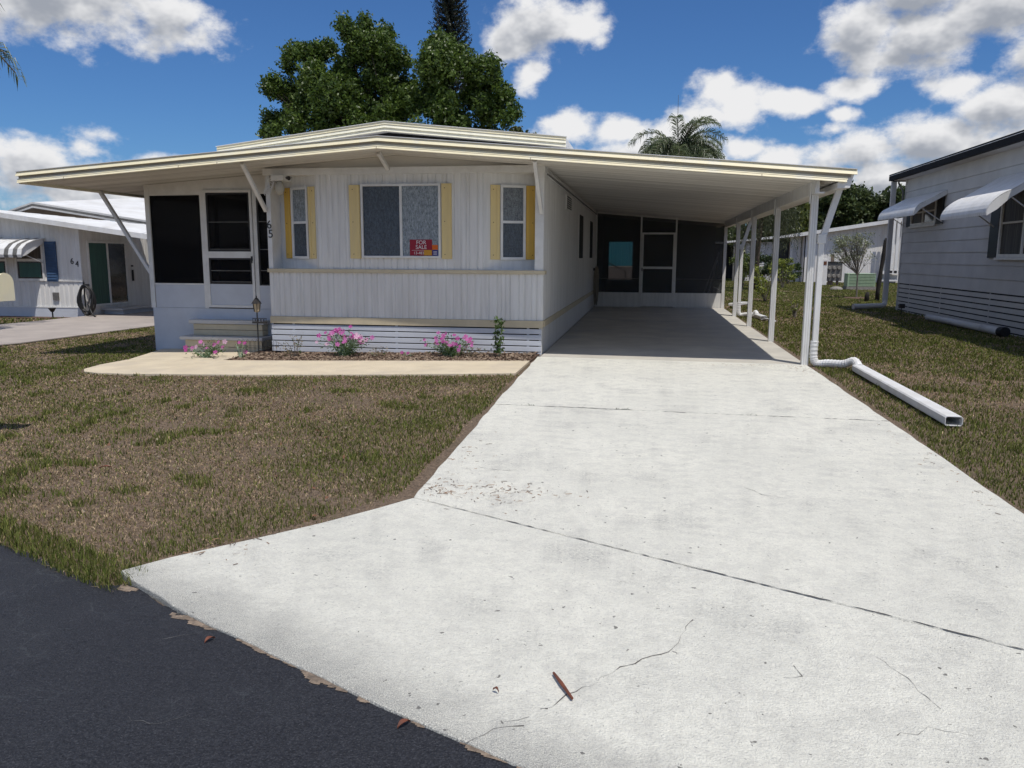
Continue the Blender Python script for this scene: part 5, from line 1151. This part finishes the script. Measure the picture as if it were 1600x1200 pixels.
# shrubs in the side yard
def shrub(label, x, y, h, w, seed, cols, n=500, size=.045, name='shrub', stem=.012, low=.25, group=None):
    t = thing(name, (x,y,g1(x)), label, 'shrub', group); q = random.Random(seed); z0 = g1(x)
    c = [(x+q.uniform(-1,1)*w*.6, y+q.uniform(-1,1)*w*.6, z0+h*q.uniform(low,.95), w*.28, w*.28, h*.13) for _ in range(14)]
    leaves('foliage', t, c, n, size, cols, seed, 1.6, .45); mb = MB()
    for k in c: mb.tube([(x+q.uniform(-.03,.03),y,z0-.03), (x+(k[0]-x)*.5,y+(k[1]-y)*.5,z0+(k[2]-z0)*.6), k[:3]], [stem,stem*.7,stem*.3], 5)
    mb.build('stems', 'grey_bark', t); return t
YG = ((.14,.19,.03),(.30,.33,.06)); DG = ((.03,.055,.02),(.07,.10,.035))
shrub('yellow green sapling on the lawn between second and third carport posts', 4.15, 29.5, 1.35, .7, 1, YG, 700, .05, 'sapling', group='yard shrubs')
shrub('tiny sapling with thin stem on the lawn left of the near post', 3.75, 21.3, .55, .2, 2, YG, 130, .03, 'sapling', low=.4, group='yard shrubs')
shrub('bright yellow green bush before the dark shed opening', 6.9, 43, 1.5, .9, 3, YG, 1500, .06, group='yard shrubs')
shrub('dark bush against the shed beneath the weeping tree', 6.0, 46, 1.7, 1.3, 4, DG, 3000, .07, group='yard shrubs')
shrub('dark low bush at the foot of the shed opening', 8.3, 50, 1.2, 1.0, 5, DG, 2000, .07, group='yard shrubs')
shrub('pale leafy bush beside the weeping tree trunk', 4.3, 38, 1.7, .8, 6, ((.08,.12,.03),(.18,.22,.06)), 1600, .055, group='yard shrubs')
shrub('low bush on the far lawn near the carport end post', 3.6, 47, 1.0, .9, 7, ((.08,.12,.03),(.18,.22,.06)), 1500, .06, group='yard shrubs')
def plant_ring():
    o = MB().lathe((3.75,21.3,-.03),[(.16,0),(.13,.035),(.02,.04)],10).build('plant_mound', 'mulch'); tag(o, 'dark mulch ring round the tiny sapling', 'mulch ring')
    o = MB().lathe((8.0,32.6,-.03),[(.55,0),(.4,.05),(.05,.06)],12).build('tree_mound', 'mulch'); tag(o, 'reddish mulch ring round the young silvery tree', 'mulch ring')
plant_ring()

# ---------------------------------------------------------------- flower bed plants
def vinca(label, x, y, h, w, seed, nfl, nleaf, name='flowering_plant', dry=0.0, group='pink flowering plants'):
    z0 = wz(x)-.03; t = thing(name, (x,y,z0), label, 'plant', group); rs_ = np.random.RandomState(seed); st_ = MB(); tips = []
    for k in range(max(6,nfl+5)):
        a = rs_.uniform(0,6.28); rr_ = 1.15*w*rs_.uniform(.1,1)**.7; hh = h*rs_.uniform(.45,1)*(1-.3*rr_/w); e = Vector((x+math.cos(a)*rr_, y+math.sin(a)*rr_*.6, z0+hh)); b = Vector((x+rs_.normal()*.03, y+rs_.normal()*.03, z0-.01))
        st_.tube([b, b.lerp(e,.5)+Vector((0,0,h*.12)), e], [.006,.004,.003], 5); tips.append((b,e))
    st_.build('stems', 'grey_bark' if dry > .5 else 'unit_green', t)
    V = []; C = []
    for k in range(nleaf):
        b, e = tips[rs_.randint(len(tips))]; p = np.array(b.lerp(e, rs_.uniform(.1,1)))+rs_.normal(size=3)*.03; d = rs_.normal(size=3); d[2] *= .5; d /= np.linalg.norm(d); w_ = np.cross(d, rs_.normal(size=3)); w_ = w_/np.linalg.norm(w_)*.010; l = rs_.uniform(.025,.05)
        V += [p, p+d*l*.5+w_, p+d*l, p+d*l*.5-w_]; c = np.array([.05,.10,.03])+rs_.rand()*np.array([.07,.08,.02])
        if rs_.rand() < dry: c = np.array([.30,.24,.15])*rs_.uniform(.6,1.1)
        C += [c]*4
    V = np.array(V); npmesh('foliage', V, np.arange(len(V)).reshape(-1,4), np.array(C), 'leaf', t)
    if nfl:
        for b, e in tips[:nfl]:
            V = []; nd = Vector((rs_.normal()*.5, -1+rs_.normal()*.3, .7+rs_.normal()*.3)).normalized(); u = nd.orthogonal().normalized(); v = nd.cross(u); c0 = e+Vector((0,-.02,.012)); F = []; s_ = rs_.uniform(.028,.042)
            for q in range(5):
                a = q*2*math.pi/5; f = lambda r_, an: tuple(c0+(u*math.cos(an)+v*math.sin(an))*r_*s_+nd*(.004*r_)); n = len(V); V += [tuple(c0), f(.85,a-.5), f(1.08,a), f(.85,a+.5)]; F.append((n,n+1,n+2,n+3))
            cb_ = [np.array([.50,.08,.33]), np.array([.58,.16,.44]), np.array([.72,.45,.60])][min(2,int(rs_.rand()*2.3))]
            C = np.repeat((cb_*rs_.uniform(.8,1.15))[None], len(V), 0); npmesh('blossom', np.array(V), np.array(F), C, 'petal', t)
    return t
vinca('pink vinca in front of the porch steps', -7.12, 11.9, .40, .36, 1, 15, 420)
vinca('tallest pink vinca, left of the large window', -4.80, 12.12, .56, .42, 2, 52, 1100)
vinca('pink vinca below the right edge of the large window', -3.06, 12.12, .45, .40, 3, 38, 950)
vinca('few-flowered pink sprig at the right of the steps', -6.50, 11.9, .34, .14, 4, 4, 60)
vinca('tiny pink sprig between the two larger pink plants', -3.76, 12.1, .16, .08, 5, 2, 24)
vinca('dry twiggy plant left of the tallest pink plant', -5.65, 12.02, .46, .34, 6, 0, 190, 'dry_plant', .8, 'dry bed plants')
vinca('low dry tuft between the pink plants', -4.22, 12.05, .25, .16, 7, 0, 110, 'dry_plant', .95, 'dry bed plants')
vinca('straw-coloured tuft right of the second large pink plant', -2.70, 12.05, .28, .2, 8, 0, 160, 'dry_plant', .95, 'dry bed plants')
t = thing('green_sapling', (-2.25,12.05,-.04), 'upright green leafy sapling near the right house corner', 'plant')
MB().tube([(-2.25,12.05,-.05),(-2.24,12.05,.25),(-2.27,12.05,.56)], [.008,.006,.003], 5).build('stem', 'unit_green', t)
leaves('foliage', t, [(-2.26,12.05,.1+.09*k,.10,.1,.07) for k in range(6)], 260, .032, ((.04,.09,.02),(.12,.18,.05)), 77, 1.5, .5)
def debris():
    rs_ = np.random.RandomState(6); c = []
    for (cx, cy, sx, sy, n) in ((-1.33,4.98,.14,.10,90),(-.95,4.95,.16,.14,90),(-.72,5.05,.18,.06,40),(-1.35,5.9,.10,.6,50),(-2.2,3.75,.12,.15,40),(2.2,11.6,.12,.3,60),(1.6,11.75,.5,.08,60),(2.2,6.4,.06,1.5,60)):
        for _ in range(n): c.append((cx+rs_.normal()*sx, cy+rs_.normal()*sy))
    c = np.array(c); n = len(c); a = rs_.uniform(0,6.28,n); l = rs_.uniform(.004,.022,n); w = rs_.uniform(.001,.0022,n); z = np.full(n,.004)
    k = (c[:,0] > -1.62) & (c[:,0] < 2.3) | (c[:,1] < 4.2)
    p = np.stack([c[:,0],c[:,1],z],-1); dx = np.stack([np.cos(a)*l,np.sin(a)*l,0*l],-1); dy = np.stack([-np.sin(a)*w,np.cos(a)*w,w*.6],-1)
    V = np.stack([p-dx-dy,p+dx-dy,p+dx+dy,p-dx+dy],1)[k].reshape(-1,3); C = np.where(rs_.rand(n,1) < .6, [.34,.20,.11], [.14,.09,.06])[k]
    tag(npmesh('drive_debris', V, np.arange(len(V)).reshape(-1,4), np.repeat(C,4,0), 'leaf'), 'brown needles and grass clippings scattered on the driveway', 'debris', kind='stuff')
    for i, (x, y, lab) in enumerate(((-.23,8.04,'tiny weed sprouting in the far driveway joint'),(-1.2,8.08,'tiny weed at the left end of the far driveway joint'),(1.05,7.985,'low weed in the right part of the far driveway joint'))):
        V = []; C = []
        for _ in range(14 if i == 0 else 7):
            a = rs_.uniform(0,6.28); h = rs_.uniform(.012,.03); b = np.array([x+rs_.normal()*.05, y+rs_.normal()*.006, .0]); d = np.array([math.cos(a)*1.3,math.sin(a)*1.0,.8])*h; w_ = np.array([-math.sin(a),math.cos(a),0])*.004
            V += [b-w_, b+w_, b+d+w_*.2, b+d-w_*.2]; C += [np.array([.05,.08,.025])]*4
        t = npmesh('weed', np.array(V), np.arange(len(V)).reshape(-1,4), np.array(C), 'leaf'); tag(t, lab, 'weed', 'weeds in the driveway joint')
debris()
